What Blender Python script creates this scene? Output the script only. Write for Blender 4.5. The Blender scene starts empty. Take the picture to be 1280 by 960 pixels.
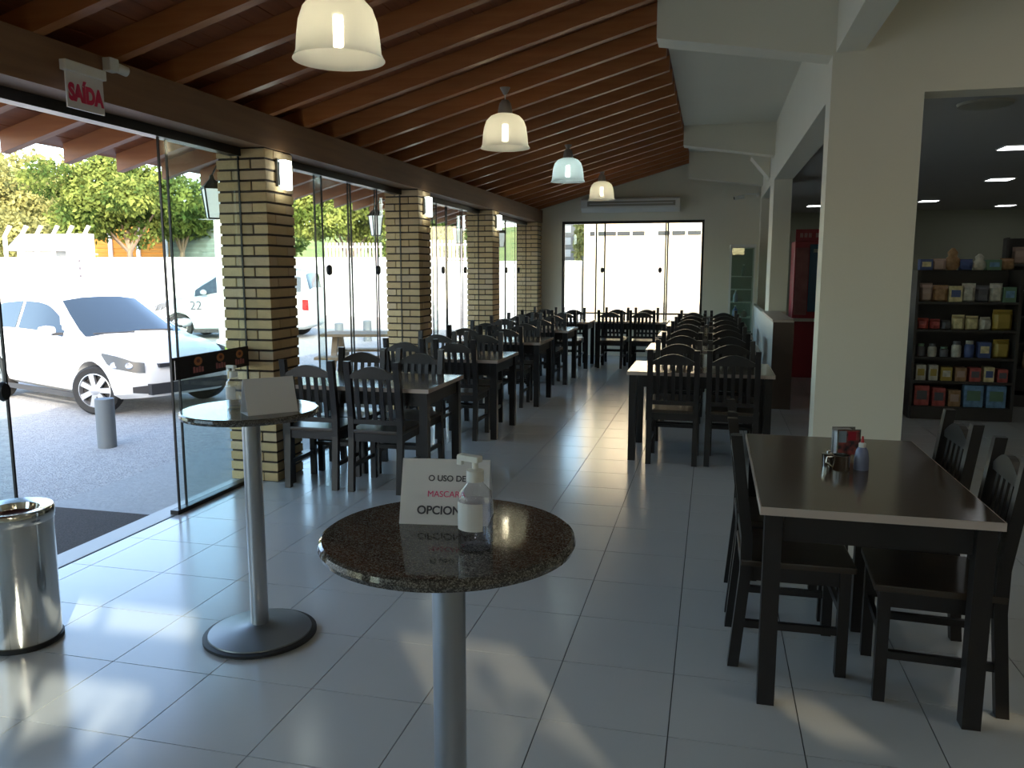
import bpy, bmesh, math, random
import numpy as np
from mathutils import Vector, Matrix
random.seed(7); rng = np.random.default_rng(7)
R = math.radians
scene = bpy.context.scene
COL = scene.collection

# ------------------------------------------------------------------ camera
FPX, YAW, PITCH, CAMH = 1004.4, R(13.92), R(8.07), 1.62
fwd = Vector((-math.sin(YAW)*math.cos(PITCH), math.cos(YAW)*math.cos(PITCH), -math.sin(PITCH)))
rgt = Vector((math.cos(YAW), math.sin(YAW), 0)); upv = rgt.cross(fwd)
CAM = Vector((0, 0, CAMH))
cd = bpy.data.cameras.new('camera'); cam = bpy.data.objects.new('camera', cd); COL.objects.link(cam)
cd.sensor_width = 36; cd.lens = 36*FPX/1280; cd.clip_start = .05; cd.clip_end = 400
m3 = Matrix((rgt, upv, -fwd)).transposed()
cam.matrix_world = Matrix.Translation(CAM) @ m3.to_4x4()
scene.camera = cam
def V(px, py, depth):                      # a pixel of the 1280x960 photo at a given distance along the view axis
    return CAM + (fwd + rgt*((px-640)/FPX) + upv*((480-py)/FPX))*depth

# ------------------------------------------------------------------ world, sun, exposure
SUN = Vector((-1.0, 1.5, -.785)).normalized()
w = bpy.data.worlds.new('world'); scene.world = w; w.use_nodes = True
nt = w.node_tree; nt.nodes.clear()
sky = nt.nodes.new('ShaderNodeTexSky'); sky.sky_type = 'NISHITA'; sky.sun_disc = False
sky.sun_elevation = R(23.5); sky.sun_rotation = R(146); sky.air_density = 1.0; sky.dust_density = 2.0; sky.ozone_density = 1.0
bg = nt.nodes.new('ShaderNodeBackground'); bg.inputs[1].default_value = .43
wo = nt.nodes.new('ShaderNodeOutputWorld')
nt.links.new(sky.outputs[0], bg.inputs[0]); nt.links.new(bg.outputs[0], wo.inputs[0])
sl = bpy.data.lights.new('sun', 'SUN'); sl.energy = 2.9; sl.angle = R(.6); sl.color = (1, .93, .82)
so = bpy.data.objects.new('sun', sl); COL.objects.link(so)
so.rotation_euler = SUN.to_track_quat('-Z', 'Y').to_euler(); so.location = (0, 0, 30)
vs = scene.view_settings
vs.view_transform = 'Standard'; vs.look = 'None'; vs.exposure = 1.38; vs.gamma = 1; vs.use_curve_mapping = False

# ------------------------------------------------------------------ materials
MAT = {}
def mat(name, col, rough=.5, metal=0, noise=None, bump=None, spec=.5, emit=None, estr=0, coat=0, trans=0):
    if name in MAT: return MAT[name]
    m = bpy.data.materials.new(name); m.use_nodes = True; n = m.node_tree; b = n.nodes['Principled BSDF']
    b.inputs['Base Color'].default_value = (*col, 1); b.inputs['Roughness'].default_value = rough
    b.inputs['Metallic'].default_value = metal; b.inputs['Specular IOR Level'].default_value = spec
    b.inputs['Coat Weight'].default_value = coat; b.inputs['Transmission Weight'].default_value = trans
    if emit: b.inputs['Emission Color'].default_value = (*emit, 1); b.inputs['Emission Strength'].default_value = estr
    if noise or bump:
        tc = n.nodes.new('ShaderNodeTexCoord'); mp = n.nodes.new('ShaderNodeMapping'); n.links.new(tc.outputs['Object'], mp.inputs[0])
    if noise:                              # (scale, second colour, stretch xyz, contrast)
        sc, c2, st, ct = noise
        mp.inputs['Scale'].default_value = st
        t = n.nodes.new('ShaderNodeTexNoise'); t.inputs['Scale'].default_value = sc; t.inputs['Detail'].default_value = 5
        n.links.new(mp.outputs[0], t.inputs['Vector'])
        r = n.nodes.new('ShaderNodeValToRGB'); r.color_ramp.elements[0].position = .5-ct; r.color_ramp.elements[1].position = .5+ct
        r.color_ramp.elements[0].color = (*col, 1); r.color_ramp.elements[1].color = (*c2, 1)
        n.links.new(t.outputs['Fac'], r.inputs[0]); n.links.new(r.outputs[0], b.inputs['Base Color'])
    if bump:
        sc, s = bump
        t2 = n.nodes.new('ShaderNodeTexNoise'); t2.inputs['Scale'].default_value = sc; t2.inputs['Detail'].default_value = 4
        n.links.new(tc.outputs['Object'], t2.inputs['Vector'])
        bp = n.nodes.new('ShaderNodeBump'); bp.inputs['Strength'].default_value = s; bp.inputs['Distance'].default_value = .02
        n.links.new(t2.outputs['Fac'], bp.inputs['Height']); n.links.new(bp.outputs[0], b.inputs['Normal'])
    MAT[name] = m; return m
def glass(name, tint, refl=.04, rough=0.0):
    if name in MAT: return MAT[name]
    m = bpy.data.materials.new(name); m.use_nodes = True; n = m.node_tree; n.nodes.clear()
    o = n.nodes.new('ShaderNodeOutputMaterial'); mx = n.nodes.new('ShaderNodeMixShader'); f = n.nodes.new('ShaderNodeMath')
    lw = n.nodes.new('ShaderNodeLayerWeight'); lw.inputs[0].default_value = .5; pw_ = n.nodes.new('ShaderNodeMath'); pw_.operation = 'POWER'; pw_.inputs[1].default_value = 5
    n.links.new(lw.outputs['Facing'], pw_.inputs[0]); f.operation = 'MULTIPLY_ADD'; f.inputs[1].default_value = 1-refl; f.inputs[2].default_value = refl; n.links.new(pw_.outputs[0], f.inputs[0])
    t = n.nodes.new('ShaderNodeBsdfTransparent'); g = n.nodes.new('ShaderNodeBsdfGlossy')
    t.inputs[0].default_value = (*tint, 1); g.inputs[1].default_value = rough
    n.links.new(f.outputs[0], mx.inputs[0]); n.links.new(t.outputs[0], mx.inputs[1]); n.links.new(g.outputs[0], mx.inputs[2]); n.links.new(mx.outputs[0], o.inputs[0])
    MAT[name] = m; return m
def leafmat(name, c1, c2):
    if name in MAT: return MAT[name]
    m = bpy.data.materials.new(name); m.use_nodes = True; n = m.node_tree; n.nodes.clear()
    o = n.nodes.new('ShaderNodeOutputMaterial'); mx = n.nodes.new('ShaderNodeMixShader')
    d = n.nodes.new('ShaderNodeBsdfDiffuse'); t = n.nodes.new('ShaderNodeBsdfTranslucent')
    tc = n.nodes.new('ShaderNodeTexCoord'); ns = n.nodes.new('ShaderNodeTexNoise'); ns.inputs['Scale'].default_value = 1.1; ns.inputs['Detail'].default_value = 4
    r = n.nodes.new('ShaderNodeValToRGB'); r.color_ramp.elements[0].position = .38; r.color_ramp.elements[1].position = .62
    r.color_ramp.elements[0].color = (*c1, 1); r.color_ramp.elements[1].color = (*c2, 1)
    n.links.new(tc.outputs['Object'], ns.inputs['Vector']); n.links.new(ns.outputs['Fac'], r.inputs[0])
    n.links.new(r.outputs[0], d.inputs[0]); n.links.new(r.outputs[0], t.inputs[0])
    mx.inputs[0].default_value = .35
    n.links.new(d.outputs[0], mx.inputs[1]); n.links.new(t.outputs[0], mx.inputs[2]); n.links.new(mx.outputs[0], o.inputs[0])
    MAT[name] = m; return m

WOODD = mat('dark_wood', (.013, .011, .011), .35, noise=(6, (.022, .017, .015), (1, 1, .2), .25), spec=.4)
SEAT = mat('seat_wood', (.028, .020, .014), .28, noise=(5, (.05, .03, .018), (6, 1, 1), .25))
LAM = mat('brown_laminate', (.075, .052, .036), .16, noise=(3, (.10, .07, .05), (8, 1, 1), .3))
EDGE = mat('pale_edge', (.50, .40, .34), .4)
WHITEW = mat('white_wall', (.76, .71, .58), .7, noise=(1.2, (.73, .68, .55), (1, 1, 1), .3), bump=(60, .05))
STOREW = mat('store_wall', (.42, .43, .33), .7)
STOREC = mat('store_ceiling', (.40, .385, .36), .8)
TILE = mat('floor_tile', (.54, .535, .52), .19, noise=(2, (.50, .495, .48), (1, 1, 1), .3), bump=(3, .015))
GROUT = mat('grout', (.05, .05, .05), .9)
PLANK = mat('ceiling_plank', (.28, .085, .028), .5, noise=(4, (.18, .055, .02), (6, .4, 6), .25))
RAFT = mat('rafter_wood', (.40, .15, .050), .42, noise=(5, (.31, .10, .028), (.5, 6, 6), .25))
BEAM = mat('beam_wood', (.24, .125, .06), .6, noise=(4, (.18, .09, .045), (6, .4, 6), .25))
BRICK = [mat('brick_%d' % i, c, .8, noise=(14, tuple(v*.82 for v in c), (1, 1, 1), .3), bump=(60, .2)) for i, c in enumerate([(.60, .41, .20), (.64, .45, .23), (.55, .37, .18), (.61, .43, .25)])]
MORTAR = mat('mortar', (.06, .042, .032), .95, bump=(80, .3))
ALU = mat('dark_aluminium', (.018, .016, .015), .35, .4)
GLASS = glass('window_glass', (.90, .95, .94))
GLASSF = glass('fridge_glass', (.80, .88, .84))
CHROME = mat('polished_steel', (.62, .60, .56), .12, 1)
STEEL = mat('brushed_steel', (.42, .43, .45), .32, 1)
GREYP = mat('grey_paint_metal', (.20, .21, .22), .38, .6)
BLACK = mat('black_rubber', (.012, .012, .012), .6)
GRANITE = None
PAPER = mat('white_paper', (.72, .72, .74), .7)
WHITEP = mat('white_plastic', (.70, .69, .64), .4)
REDP = mat('red_print', (.62, .02, .09), .5)
INK = mat('ink', (.06, .06, .08), .6)
PINK = mat('pink_ink', (.75, .06, .22), .6)

def granite():
    m = bpy.data.materials.new('granite'); m.use_nodes = True; n = m.node_tree; b = n.nodes['Principled BSDF']
    tc = n.nodes.new('ShaderNodeTexCoord'); v = n.nodes.new('ShaderNodeTexVoronoi'); v.inputs['Scale'].default_value = 420
    n.links.new(tc.outputs['Object'], v.inputs['Vector'])
    r = n.nodes.new('ShaderNodeValToRGB'); e = r.color_ramp.elements
    e[0].position = .15; e[0].color = (.035, .031, .027, 1); e[1].position = .95; e[1].color = (.20, .185, .165, 1)
    x = r.color_ramp.elements.new(.55); x.color = (.07, .062, .053, 1)
    sx = n.nodes.new('ShaderNodeSeparateColor'); n.links.new(v.outputs['Color'], sx.inputs[0])
    n.links.new(sx.outputs[0], r.inputs[0]); n.links.new(r.outputs[0], b.inputs['Base Color'])
    b.inputs['Roughness'].default_value = .06
    return m
GRANITE = granite()

# ------------------------------------------------------------------ mesh helpers
class MB:
    def __init__(s): s.v = []; s.f = []
    def add(s, vs, fs):
        o = len(s.v); s.v += [tuple(p) for p in vs]; s.f += [tuple(i+o for i in f) for f in fs]; return s
    def box(s, x0, x1, y0, y1, z0, z1):
        return s.hexa([(x0,y0,z0),(x1,y0,z0),(x1,y1,z0),(x0,y1,z0),(x0,y0,z1),(x1,y0,z1),(x1,y1,z1),(x0,y1,z1)])
    def hexa(s, p): return s.add(p, [(3,2,1,0),(4,5,6,7),(0,1,5,4),(1,2,6,5),(2,3,7,6),(3,0,4,7)])
    def tube(s, p0, p1, r0, r1=None, n=16, cap=True):
        r1 = r0 if r1 is None else r1; p0 = Vector(p0); p1 = Vector(p1); d = (p1-p0).normalized()
        a = d.orthogonal().normalized(); b = d.cross(a); vs = []
        for p, r in ((p0, r0), (p1, r1)):
            for i in range(n):
                t = 2*math.pi*i/n; vs.append(p+a*(r*math.cos(t))+b*(r*math.sin(t)))
        fs = [(i, (i+1) % n, n+(i+1) % n, n+i) for i in range(n)]
        if cap: fs += [tuple(range(n-1, -1, -1)), tuple(range(n, 2*n))]
        return s.add(vs, fs)
    def path(s, pts, r, n=8):
        for a, b in zip(pts[:-1], pts[1:]): s.tube(a, b, r, r, n)
        return s
    def lathe(s, prof, n=32, c=(0,0,0), cap0=True, cap1=True):
        vs = []; k = len(prof)
        for (r, z) in prof:
            for i in range(n):
                t = 2*math.pi*i/n; vs.append((c[0]+r*math.cos(t), c[1]+r*math.sin(t), c[2]+z))
        fs = [(j*n+i, j*n+(i+1) % n, (j+1)*n+(i+1) % n, (j+1)*n+i) for j in range(k-1) for i in range(n)]
        if cap0: fs.append(tuple(range(n-1, -1, -1)))
        if cap1: fs.append(tuple(range((k-1)*n, k*n)))
        return s.add(vs, fs)
    def prism(s, poly, axis, a, b):        # poly of 2D points extruded along axis (0,1,2) from a to b
        def p3(u, v, t): return [(t,u,v),(u,t,v),(u,v,t)][axis]
        n = len(poly); vs = [p3(u,v,a) for u,v in poly]+[p3(u,v,b) for u,v in poly]
        fs = [tuple(range(n-1,-1,-1)), tuple(range(n,2*n))]+[(i,(i+1)%n,n+(i+1)%n,n+i) for i in range(n)]
        return s.add(vs, fs)
    def mesh(s, name, mt, smooth=None, bevel=0):
        me = bpy.data.meshes.new(name); me.from_pydata(s.v, [], s.f)
        bm = bmesh.new(); bm.from_mesh(me); bmesh.ops.recalc_face_normals(bm, faces=bm.faces)
        if bevel: bmesh.ops.bevel(bm, geom=list(bm.edges), offset=bevel, segments=2, affect='EDGES', profile=.6)
        bm.to_mesh(me); bm.free()
        if mt: me.materials.append(mt)
        if smooth:
            me.polygons.foreach_set('use_smooth', [True]*len(me.polygons)); me.set_sharp_from_angle(angle=R(smooth))
        return me
    def build(s, name, mt, parent=None, smooth=None, bevel=0, loc=None, rotz=0):
        return obj(name, s.mesh(name, mt, smooth, bevel), parent, loc, rotz)
def obj(name, me, parent=None, loc=None, rotz=0):
    o = bpy.data.objects.new(name, me); COL.objects.link(o)
    if parent: o.parent = parent
    if loc is not None: o.location = loc
    if rotz: o.rotation_euler.z = rotz
    return o
def empty(name, loc=(0,0,0), rotz=0):
    o = bpy.data.objects.new(name, None); COL.objects.link(o); o.location = loc; o.rotation_euler.z = rotz; o.empty_display_size = .1; return o
def tag(o, label=None, cat=None, group=None, kind=None):
    if label: o['label'] = label
    if cat: o['category'] = cat
    if group: o['group'] = group
    if kind: o['kind'] = kind
    return o
def dup(root, loc=None, rotz=None):
    r = root.copy(); COL.objects.link(r)
    if loc is not None: r.location = loc
    if rotz is not None: r.rotation_euler.z = rotz
    for ch in list(root.children):
        c = ch.copy(); COL.objects.link(c); c.parent = r
        for g in list(ch.children):
            d = g.copy(); COL.objects.link(d); d.parent = c
    return r
def struct(o): o['kind'] = 'structure'; return o
def text(name, body, size, mt, parent, mtx, align='CENTER', bold=0.0, depth=.0006):
    c = bpy.data.curves.new(name, 'FONT'); c.body = body; c.size = size; c.align_x = align; c.extrude = depth; c.offset = bold
    t = bpy.data.objects.new(name, c); COL.objects.link(t)
    bpy.context.view_layer.update()
    me = bpy.data.meshes.new_from_object(t.evaluated_get(bpy.context.evaluated_depsgraph_get()))
    bpy.data.objects.remove(t); me.materials.clear(); me.materials.append(mt)
    me.transform(mtx)
    return obj(name, me, parent)
def frame(origin, xdir, ydir):             # text frame: x along xdir, y along ydir
    x = Vector(xdir).normalized(); y = Vector(ydir).normalized(); z = x.cross(y)
    m = Matrix((x, y, z)).transposed().to_4x4(); m.translation = Vector(origin); return m

# ------------------------------------------------------------------ setting: dimensions
XI, XO, XG = -3.20, -3.60, -3.44           # pillar inner face, outer face, glass plane
YB, YF = -2.2, 15.3                        # wall behind the camera, far wall
XW, WT = .78, .24                          # inner wall to the shop, its thickness
YR = 6.40                                  # cross wall with the shop doorway
XE, YE = 7.6, 19.4                         # shop end walls
GZ = -.12                                  # gravel level
MR = .28                                   # roof slope
def zpl(x): return 2.88+MR*(x-XI)          # underside of ceiling planks

# floor
fl = struct(MB().box(XI-.27, XE+.2, YB-.15, YE+.2, -.14, -.006).build('floor', GROUT))
T = .456; tiles = []
nx0 = int((XI-.2+.10)/T)-1
for i in range(-8, 17):
    for j in range(-11, 40):
        x0 = -.10+i*T; y0 = 2.67+j*T; x1 = x0+T; y1 = y0+T
        x0c, x1c, y0c, y1c = max(x0, XI-.24), min(x1, XE), max(y0, YB), min(y1, YE)
        if x1c-x0c < .02 or y1c-y0c < .02: continue
        if y0 > YF and x1 < XW: continue
        c = Vector(((x0c+x1c)/2, (y0c+y1c)/2, 0)); d = (c-CAM); dep = d.dot(fwd)
        vis = dep > .5 and abs(d.dot(rgt)/dep) < .70 and abs(d.dot(upv)/dep) < .52
        full = x0c == x0 and x1c == x1 and y0c == y0 and y1c == y1
        tiles.append(((0 if vis else 1000)+d.length, x0c, x1c, y0c, y1c, full))
tiles.sort()
g = .0021
TM = MB().box(g, T-g, g, T-g, -.008, 0).mesh('tile', TILE)
rest = MB()
for k, (d, a, b, c, e, full) in enumerate(tiles):
    if k < 290:
        if full: obj('tile', TM, fl, (a, c, 0))
        else: MB().box(a+g, b-g, c+g, e-g, -.008, 0).build('tile', TILE, fl)
    else: rest.box(a+g, b-g, c+g, e-g, -.008, 0)
o = rest.build('tile_field', TILE, fl); o['kind'] = 'stuff'

# brick pillars
def brick_meshes():
    out = {}
    h = .062
    for ch in (0, 1):
        for s in range(4):
            # pinwheel: a .275 stretcher on each side
            a = [(-.2, .075, -.2, -.085), (.085, .2, -.2, .075), (-.075, .2, .085, .2), (-.2, -.085, -.075, .2)][s]
            if ch: a = (-a[1], -a[0], a[2], a[3])
            for mi in range(4):
                q = .004 if s % 2 == 0 else .0
                out[ch, s, mi] = MB().box(a[0], a[1], a[2], a[3], 0, h).mesh('brick', BRICK[mi], bevel=0.003)
    return out
BM = brick_meshes()
def pillar(y, label, half=False):
    r = empty('brick_pillar', ((XI+XO)/2, y, 0)); tag(r, label, 'pillar', 'brick pillars of the glass wall')
    MB().box(-.190, .190, -.190, .190, .0, 2.51).build('mortar_core', MORTAR, r)
    n = 32; ch = 2.51/n
    for k in range(n):
        for s in range(4):
            j = random.uniform(-.002, .002)
            o = obj('brick', BM[k % 2, s, random.randrange(4)], r, (j, random.uniform(-.002, .002), k*ch+.006))
    return r
PY = [5.62, 8.79, 11.91, 15.08]
for y, t in zip(PY, ['beige brick pillar beside the logo strip and sliding door', 'beige brick pillar between the first and second window bays past the door', 'beige brick pillar between the second and third window bays past the door', 'beige brick pillar in the corner against the far wall']):
    pillar(y, t)
pillar(2.46, 'beige brick pillar on the entrance side of the doorway')
pillar(-.7, 'beige brick pillar nearest the wall behind the entrance')

# wooden beam on the pillars
struct(MB().box(XO+.02, XI+.01, YB, YF, 2.51, 2.745).build('trim_1', BEAM))
# ceiling: planks, rafters, roof sheet
XR = -.47; XEAVE = -4.56
ce = struct(MB().hexa([(XEAVE-.08, YB-.3, zpl(XEAVE-.08)+.022), (XR+.02, YB-.3, zpl(XR+.02)+.022), (XR+.02, YF+.5, zpl(XR+.02)+.022), (XEAVE-.08, YF+.5, zpl(XEAVE-.08)+.022),
     (XEAVE-.08, YB-.3, zpl(XEAVE-.08)+.10), (XR+.02, YB-.3, zpl(XR+.02)+.10), (XR+.02, YF+.5, zpl(XR+.02)+.10), (XEAVE-.08, YF+.5, zpl(XEAVE-.08)+.10)]).build('ceiling', mat('roof_sheet', (.3, .13, .07), .8)))
pw = .128; x = XEAVE
while x < XR-.01:
    x1 = min(x+pw, XR); dz = random.uniform(0, .004)
    a, b = x+.002, x1-.002
    MB().hexa([(a, YB-.2, zpl(a)+dz), (b, YB-.2, zpl(b)+dz), (b, YF+.4, zpl(b)+dz), (a, YF+.4, zpl(a)+dz), (a, YB-.2, zpl(a)+.02), (b, YB-.2, zpl(b)+.02), (b, YF+.4, zpl(b)+.02), (a, YF+.4, zpl(a)+.02)]).build('plank', PLANK, ce)
    x = x1
ra = MB(); hw = .034; x0, x1 = XEAVE+.04, XR
ra.hexa([(x0, -hw, zpl(x0)-.135), (x1, -hw, zpl(x1)-.135), (x1, hw, zpl(x1)-.135), (x0, hw, zpl(x0)-.135), (x0, -hw, zpl(x0)), (x1, -hw, zpl(x1)), (x1, hw, zpl(x1)), (x0, hw, zpl(x0))])
RM = ra.mesh('rafter', RAFT)
k = -10
while 3.40+.53*k < YF-.1:
    obj('rafter', RM, ce, (0, 3.40+.53*k, 0)); k += 1

# white slab with tapered brackets
struct(MB().box(XR, XE+.2, YB-.15, YF+.15, 3.65, 3.9).build('ceiling_slab', WHITEW))
def bracket(y0, y1, zl, zr, n):
    struct(MB().prism([(XR, 3.65), (XR, zl), (XW, zr), (XW, 3.65)], 1, y0, y1).build('trim_%d' % n, WHITEW))
bracket(YR+.0, YR+.26, 3.34, 3.14, 2); bracket(12.05, 12.3, 3.38, 3.2, 3); bracket(14.7, 14.95, 3.22, 3.06, 4)
struct(MB().box(XW+.02, XW+.21, YB, YR, 3.16, 3.65).build('trim_5', WHITEW))

# cross wall with the shop doorway
wc = MB().box(XW, 1.40, YR, YR+.26, 0, 3.65).box(1.40, 5.4, YR, YR+.26, 2.86, 3.65).box(5.4, XE, YR, YR+.26, 0, 3.65)
struct(wc.build('wall_cross', WHITEW))
# inner wall to the shop: lintel band, column, corner column
wi = MB().box(XW, XW+WT, YR+.26, YF, 2.86, 3.65).box(XW, XW+WT, 11.95, 12.75, 0, 2.86).box(XW, XW+WT, 14.95, YF, 0, 2.86)
struct(wi.build('wall_inner', WHITEW))
# far wall with the window opening
FX0, FX1, FZ0, FZ1 = -2.81, -.18, .62, 2.53
wf = MB().box(XO, FX0, YF, YF+.2, 0, 3.9).box(FX1, XW+WT, YF, YF+.2, 0, 3.9).box(FX0, FX1, YF, YF+.2, FZ1, 3.9).box(FX0, FX1, YF, YF+.2, 0, FZ0)
struct(wf.build('wall_far', WHITEW))
# shop shell
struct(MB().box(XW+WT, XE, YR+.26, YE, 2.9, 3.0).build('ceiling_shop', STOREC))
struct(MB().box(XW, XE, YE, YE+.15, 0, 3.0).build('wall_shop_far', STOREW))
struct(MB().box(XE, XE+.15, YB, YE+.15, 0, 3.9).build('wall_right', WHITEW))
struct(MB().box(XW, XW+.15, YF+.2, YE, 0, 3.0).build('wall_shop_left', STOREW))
# unseen wall behind the entrance; high windows added and sized to cast sun patches
sun_holes = [(.20, 1.10, 2.18, 2.50), (.42, 1.28, 2.68, 2.84), (2.28, 2.86, 2.42, 2.86), (3.74, 3.98, 2.60, 2.78), (4.48, 4.74, 2.74, 2.82)]
xs = sorted({XO, XE, *[h[0] for h in sun_holes], *[h[1] for h in sun_holes]}); zs = sorted({0, 3.9, *[h[2] for h in sun_holes], *[h[3] for h in sun_holes]})
wb = MB()
for a, b in zip(xs[:-1], xs[1:]):
    for c, d in zip(zs[:-1], zs[1:]):
        if not any(h[0] <= a and b <= h[1] and h[2] <= c and d <= h[3] for h in sun_holes): wb.box(a, b, YB-.06, YB, c, d)
struct(wb.build('wall_back', WHITEW))
TINT = glass('dimming_glass', (.48, .47, .42))  # tint added only to weaken the sun patches from these openings
for i, h in enumerate(sun_holes):
    wn = struct(empty('window_%d' % (i+10), ((h[0]+h[1])/2, YB-.03, h[2]))); hw, hh = (h[1]-h[0])/2, h[3]-h[2]  # added opening, shaped for its patch of sun on the floor
    MB().box(-hw, hw, -.004, .004, 0, hh).build('pane', TINT if i >= 2 else GLASS, wn)
    if i < 2: MB().box(-.1, -.07, -.02, .02, 0, hh).build('mullion', ALU, wn)

# flat ceiling lights on the white slab above the entrance area
CLT = mat('ceiling_led', (1, 1, 1), .5, emit=(1, .93, .80), estr=4.0)
for x, y, t in ((2.6, -.9, 'nearest the wall behind the entrance'), (2.6, 2.0, 'in the middle of the slab'), (2.6, 4.9, 'before the shop doorway'), (5.2, 2.0, 'towards the right wall')):
    r = empty('ceiling_light', (x, y, 3.65)); tag(r, 'round lit ceiling light on the white slab, %s' % t, 'lamp', 'round ceiling lights of the entrance')
    MB().lathe([(.24, 0), (.24, -.03), (.22, -.04)], 32).build('rim', WHITEP, r, 40); MB().lathe([(.215, -.04), (.20, -.05), (0, -.052)], 32, cap0=False, cap1=False).build('diffuser', CLT, r, 50)
# glass wall bays
def bay(n, y0, y1, panes, knobs, z1=2.45):
    b = struct(empty('window_%d' % n, (XG, (y0+y1)/2, 0))); cy = (y0+y1)/2
    MB().box(-.045, .045, y0-cy, y1-cy, 2.45, 2.51).build('header_rail', ALU, b)
    MB().box(-.03, .03, y0-cy, y1-cy, 0, .03).build('floor_track', ALU, b) if n != 1 else MB().box(-.03, .03, 4.50-cy, y1-cy, 0, .03).build('floor_track', ALU, b)
    for i, (a, c, dx) in enumerate(panes):
        p = MB().box(dx-.005, dx+.005, a-cy, c-cy, .03, 2.45).build('pane', GLASS, b)
        MB().box(dx-.007, dx+.007, a-cy-.005, a-cy+.005, .03, 2.45).build('edge_strip', ALU, p)
        if not (n == 1 and dx < 0): MB().box(dx-.007, dx+.007, c-cy-.005, c-cy+.005, .03, 2.45).build('edge_strip', ALU, p)
    for (y, z) in knobs:
        o = MB().lathe([(.0, -.02), (.028, -.018), (.034, 0), (.028, .018), (0, .02)], 16, cap0=False, cap1=False).build('knob', ALU, b, 40)
        o.location = (.02, y-cy, z); o.rotation_euler = (0, R(90), 0); o.scale = (1.5, 1, 1)
    return b
b0 = bay(1, 2.66, 5.42, [(2.66, 3.28, .0), (4.53, 5.42, .02), (4.66, 5.42, -.02)], [(3.24, 1.02)])
bay(2, 5.82, 8.59, [(5.82, 6.72, .02), (6.66, 7.4, -.02), (7.34, 7.99, -.02), (7.95, 8.59, .02)], [(6.83, 1.62), (7.95, 1.62)])
bay(3, 8.99, 11.71, [(8.99, 9.82, .02), (9.78, 10.35, -.02), (10.3, 10.95, -.02), (10.9, 11.71, .02)], [(10.07, 1.62), (11.04, 1.62)])
bay(4, 12.11, 14.88, [(12.11, 12.9, .02), (12.85, 13.5, -.02), (13.46, 14.2, -.02), (14.15, 14.88, .02)], [(13.4, 1.62), (14.3, 1.62)])
bay(5, -.5, 2.26, [(-.5, .9, .02), (.86, 2.26, -.02)], [])
bay(6, -2.2, -.9, [(-2.2, -.9, .0)], [])
# logo strip on the fixed pane
ls = MB().box(XG+.027, XG+.032, 4.52, 5.44, .90, 1.05).build('logo_strip', mat('strip_black', (.012, .008, .008), .4)); tag(ls, 'dark sticker strip with three small emblems across the glass by the door', 'sticker')
ORG = mat('emblem_orange', (.45, .16, .05), .6); PNK = mat('emblem_pink', (.40, .13, .12), .6)
for y in (4.80, 5.06, 5.30):
    q = MB().prism([(y+.045*math.cos(t*.3927), 1.002+.030*math.sin(t*.3927)) for t in range(16)], 0, XG+.032, XG+.0335).build('emblem', ORG, ls)
    e = MB()
    for s in range(4): e.box(XG+.032, XG+.0335, y-.058+s*.031, y-.058+s*.031+.022, .925, .966-.006*(s % 2))
    e.build('emblem_lettering', PNK, ls)
    MB().prism([(y+.020*math.cos(t*.7854), 1.004+.014*math.sin(t*.7854)) for t in range(8)], 0, XG+.0335, XG+.0345).build('emblem_centre', mat('emblem_dark', (.12, .03, .02), .6), ls)
MB().box(XG+.03, XG+.045, 4.535, 4.55, .905, 1.03).build('pull_handle', CHROME, ls)
# threshold and mat
struct(MB().box(XG-.16, XG+.02, 2.66, 5.42, -.14, .0).build('trim_6', mat('threshold_stone', (.40, .39, .36), .4)))
mm = MB().box(-.50, .50, -.74, .74, 0, .015).build('door_mat', mat('mat_fibre', (.035, .03, .03), .95, noise=(90, (.07, .06, .055), (1, 1, 1), .2), bump=(200, .6)), loc=(XG-.67, 3.85, GZ+.06), bevel=.004); tag(mm, 'dark brown fibre door mat outside the open glass door', 'mat')
struct(MB().box(XG-1.15, XG-.16, -3, 16, GZ-.05, GZ+.06).build('trim_7', mat('walk_concrete', (.42, .42, .41), .9, noise=(22, (.33, .33, .32), (1, 1, 1), .3), bump=(40, .2))))

# far window
fw = struct(empty('window_7', ((FX0+FX1)/2, YF+.06, FZ0))); cx = (FX0+FX1)/2; H = FZ1-FZ0
fr = MB().box(FX0-cx, FX1-cx, -.05, .05, H-.05, H).box(FX0-cx, FX1-cx, -.05, .05, 0, .04).box(FX0-cx, FX0-cx+.03, -.05, .05, .04, H-.05).box(FX1-cx-.03, FX1-cx, -.05, .05, .04, H-.05)
fr.build('window_frame', ALU, fw)
MB().box(FX0-cx+.03, FX1-cx-.03, -.03, .0, .17, .20).build('rail', ALU, fw)
for a, c, dy in [(FX0+.03, -2.0, .01), (-2.16, -1.44, -.012), (-1.44, -.83, -.012), (-.87, FX1-.03, .01)]:
    p = MB().box(a-cx, c-cx, dy-.004, dy+.004, .04, H-.05).build('pane', GLASS, fw)
    for e in (a, c):
        if abs(e+1.44) > .01: MB().box(e-cx-.014, e-cx+.014, dy-.012, dy+.012, .04, H-.05).build('edge_strip', ALU, p)
for xk in (-2.04, -.96):
    o = MB().lathe([(0, -.02), (.03, -.015), (.036, 0), (.03, .015), (0, .02)], 16, cap0=False, cap1=False).build('knob', ALU, fw, 40); o.location = (xk-cx, -.03, 1.0); o.rotation_euler = (R(90), 0, 0); o.scale = (1, 1.5, 1)

# low partition
lp = struct(MB().box(.70, .77, 9.85, YF, 0, 1.02).build('wall_partition', mat('partition_white', (.62, .61, .56), .5)))
MB().box(.70, .93, 9.80, 9.85, 0, 1.03).build('end_panel', mat('brown_panel', (.075, .045, .032), .4), lp)
MB().box(.77, .90, 9.85, 11.94, 0, 1.02).build('back_panel', mat('brown_panel', (.075, .045, .032), .4), lp)
MB().box(.69, .93, 9.79, 11.94, 1.02, 1.05).build('cap', EDGE, lp)

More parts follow.
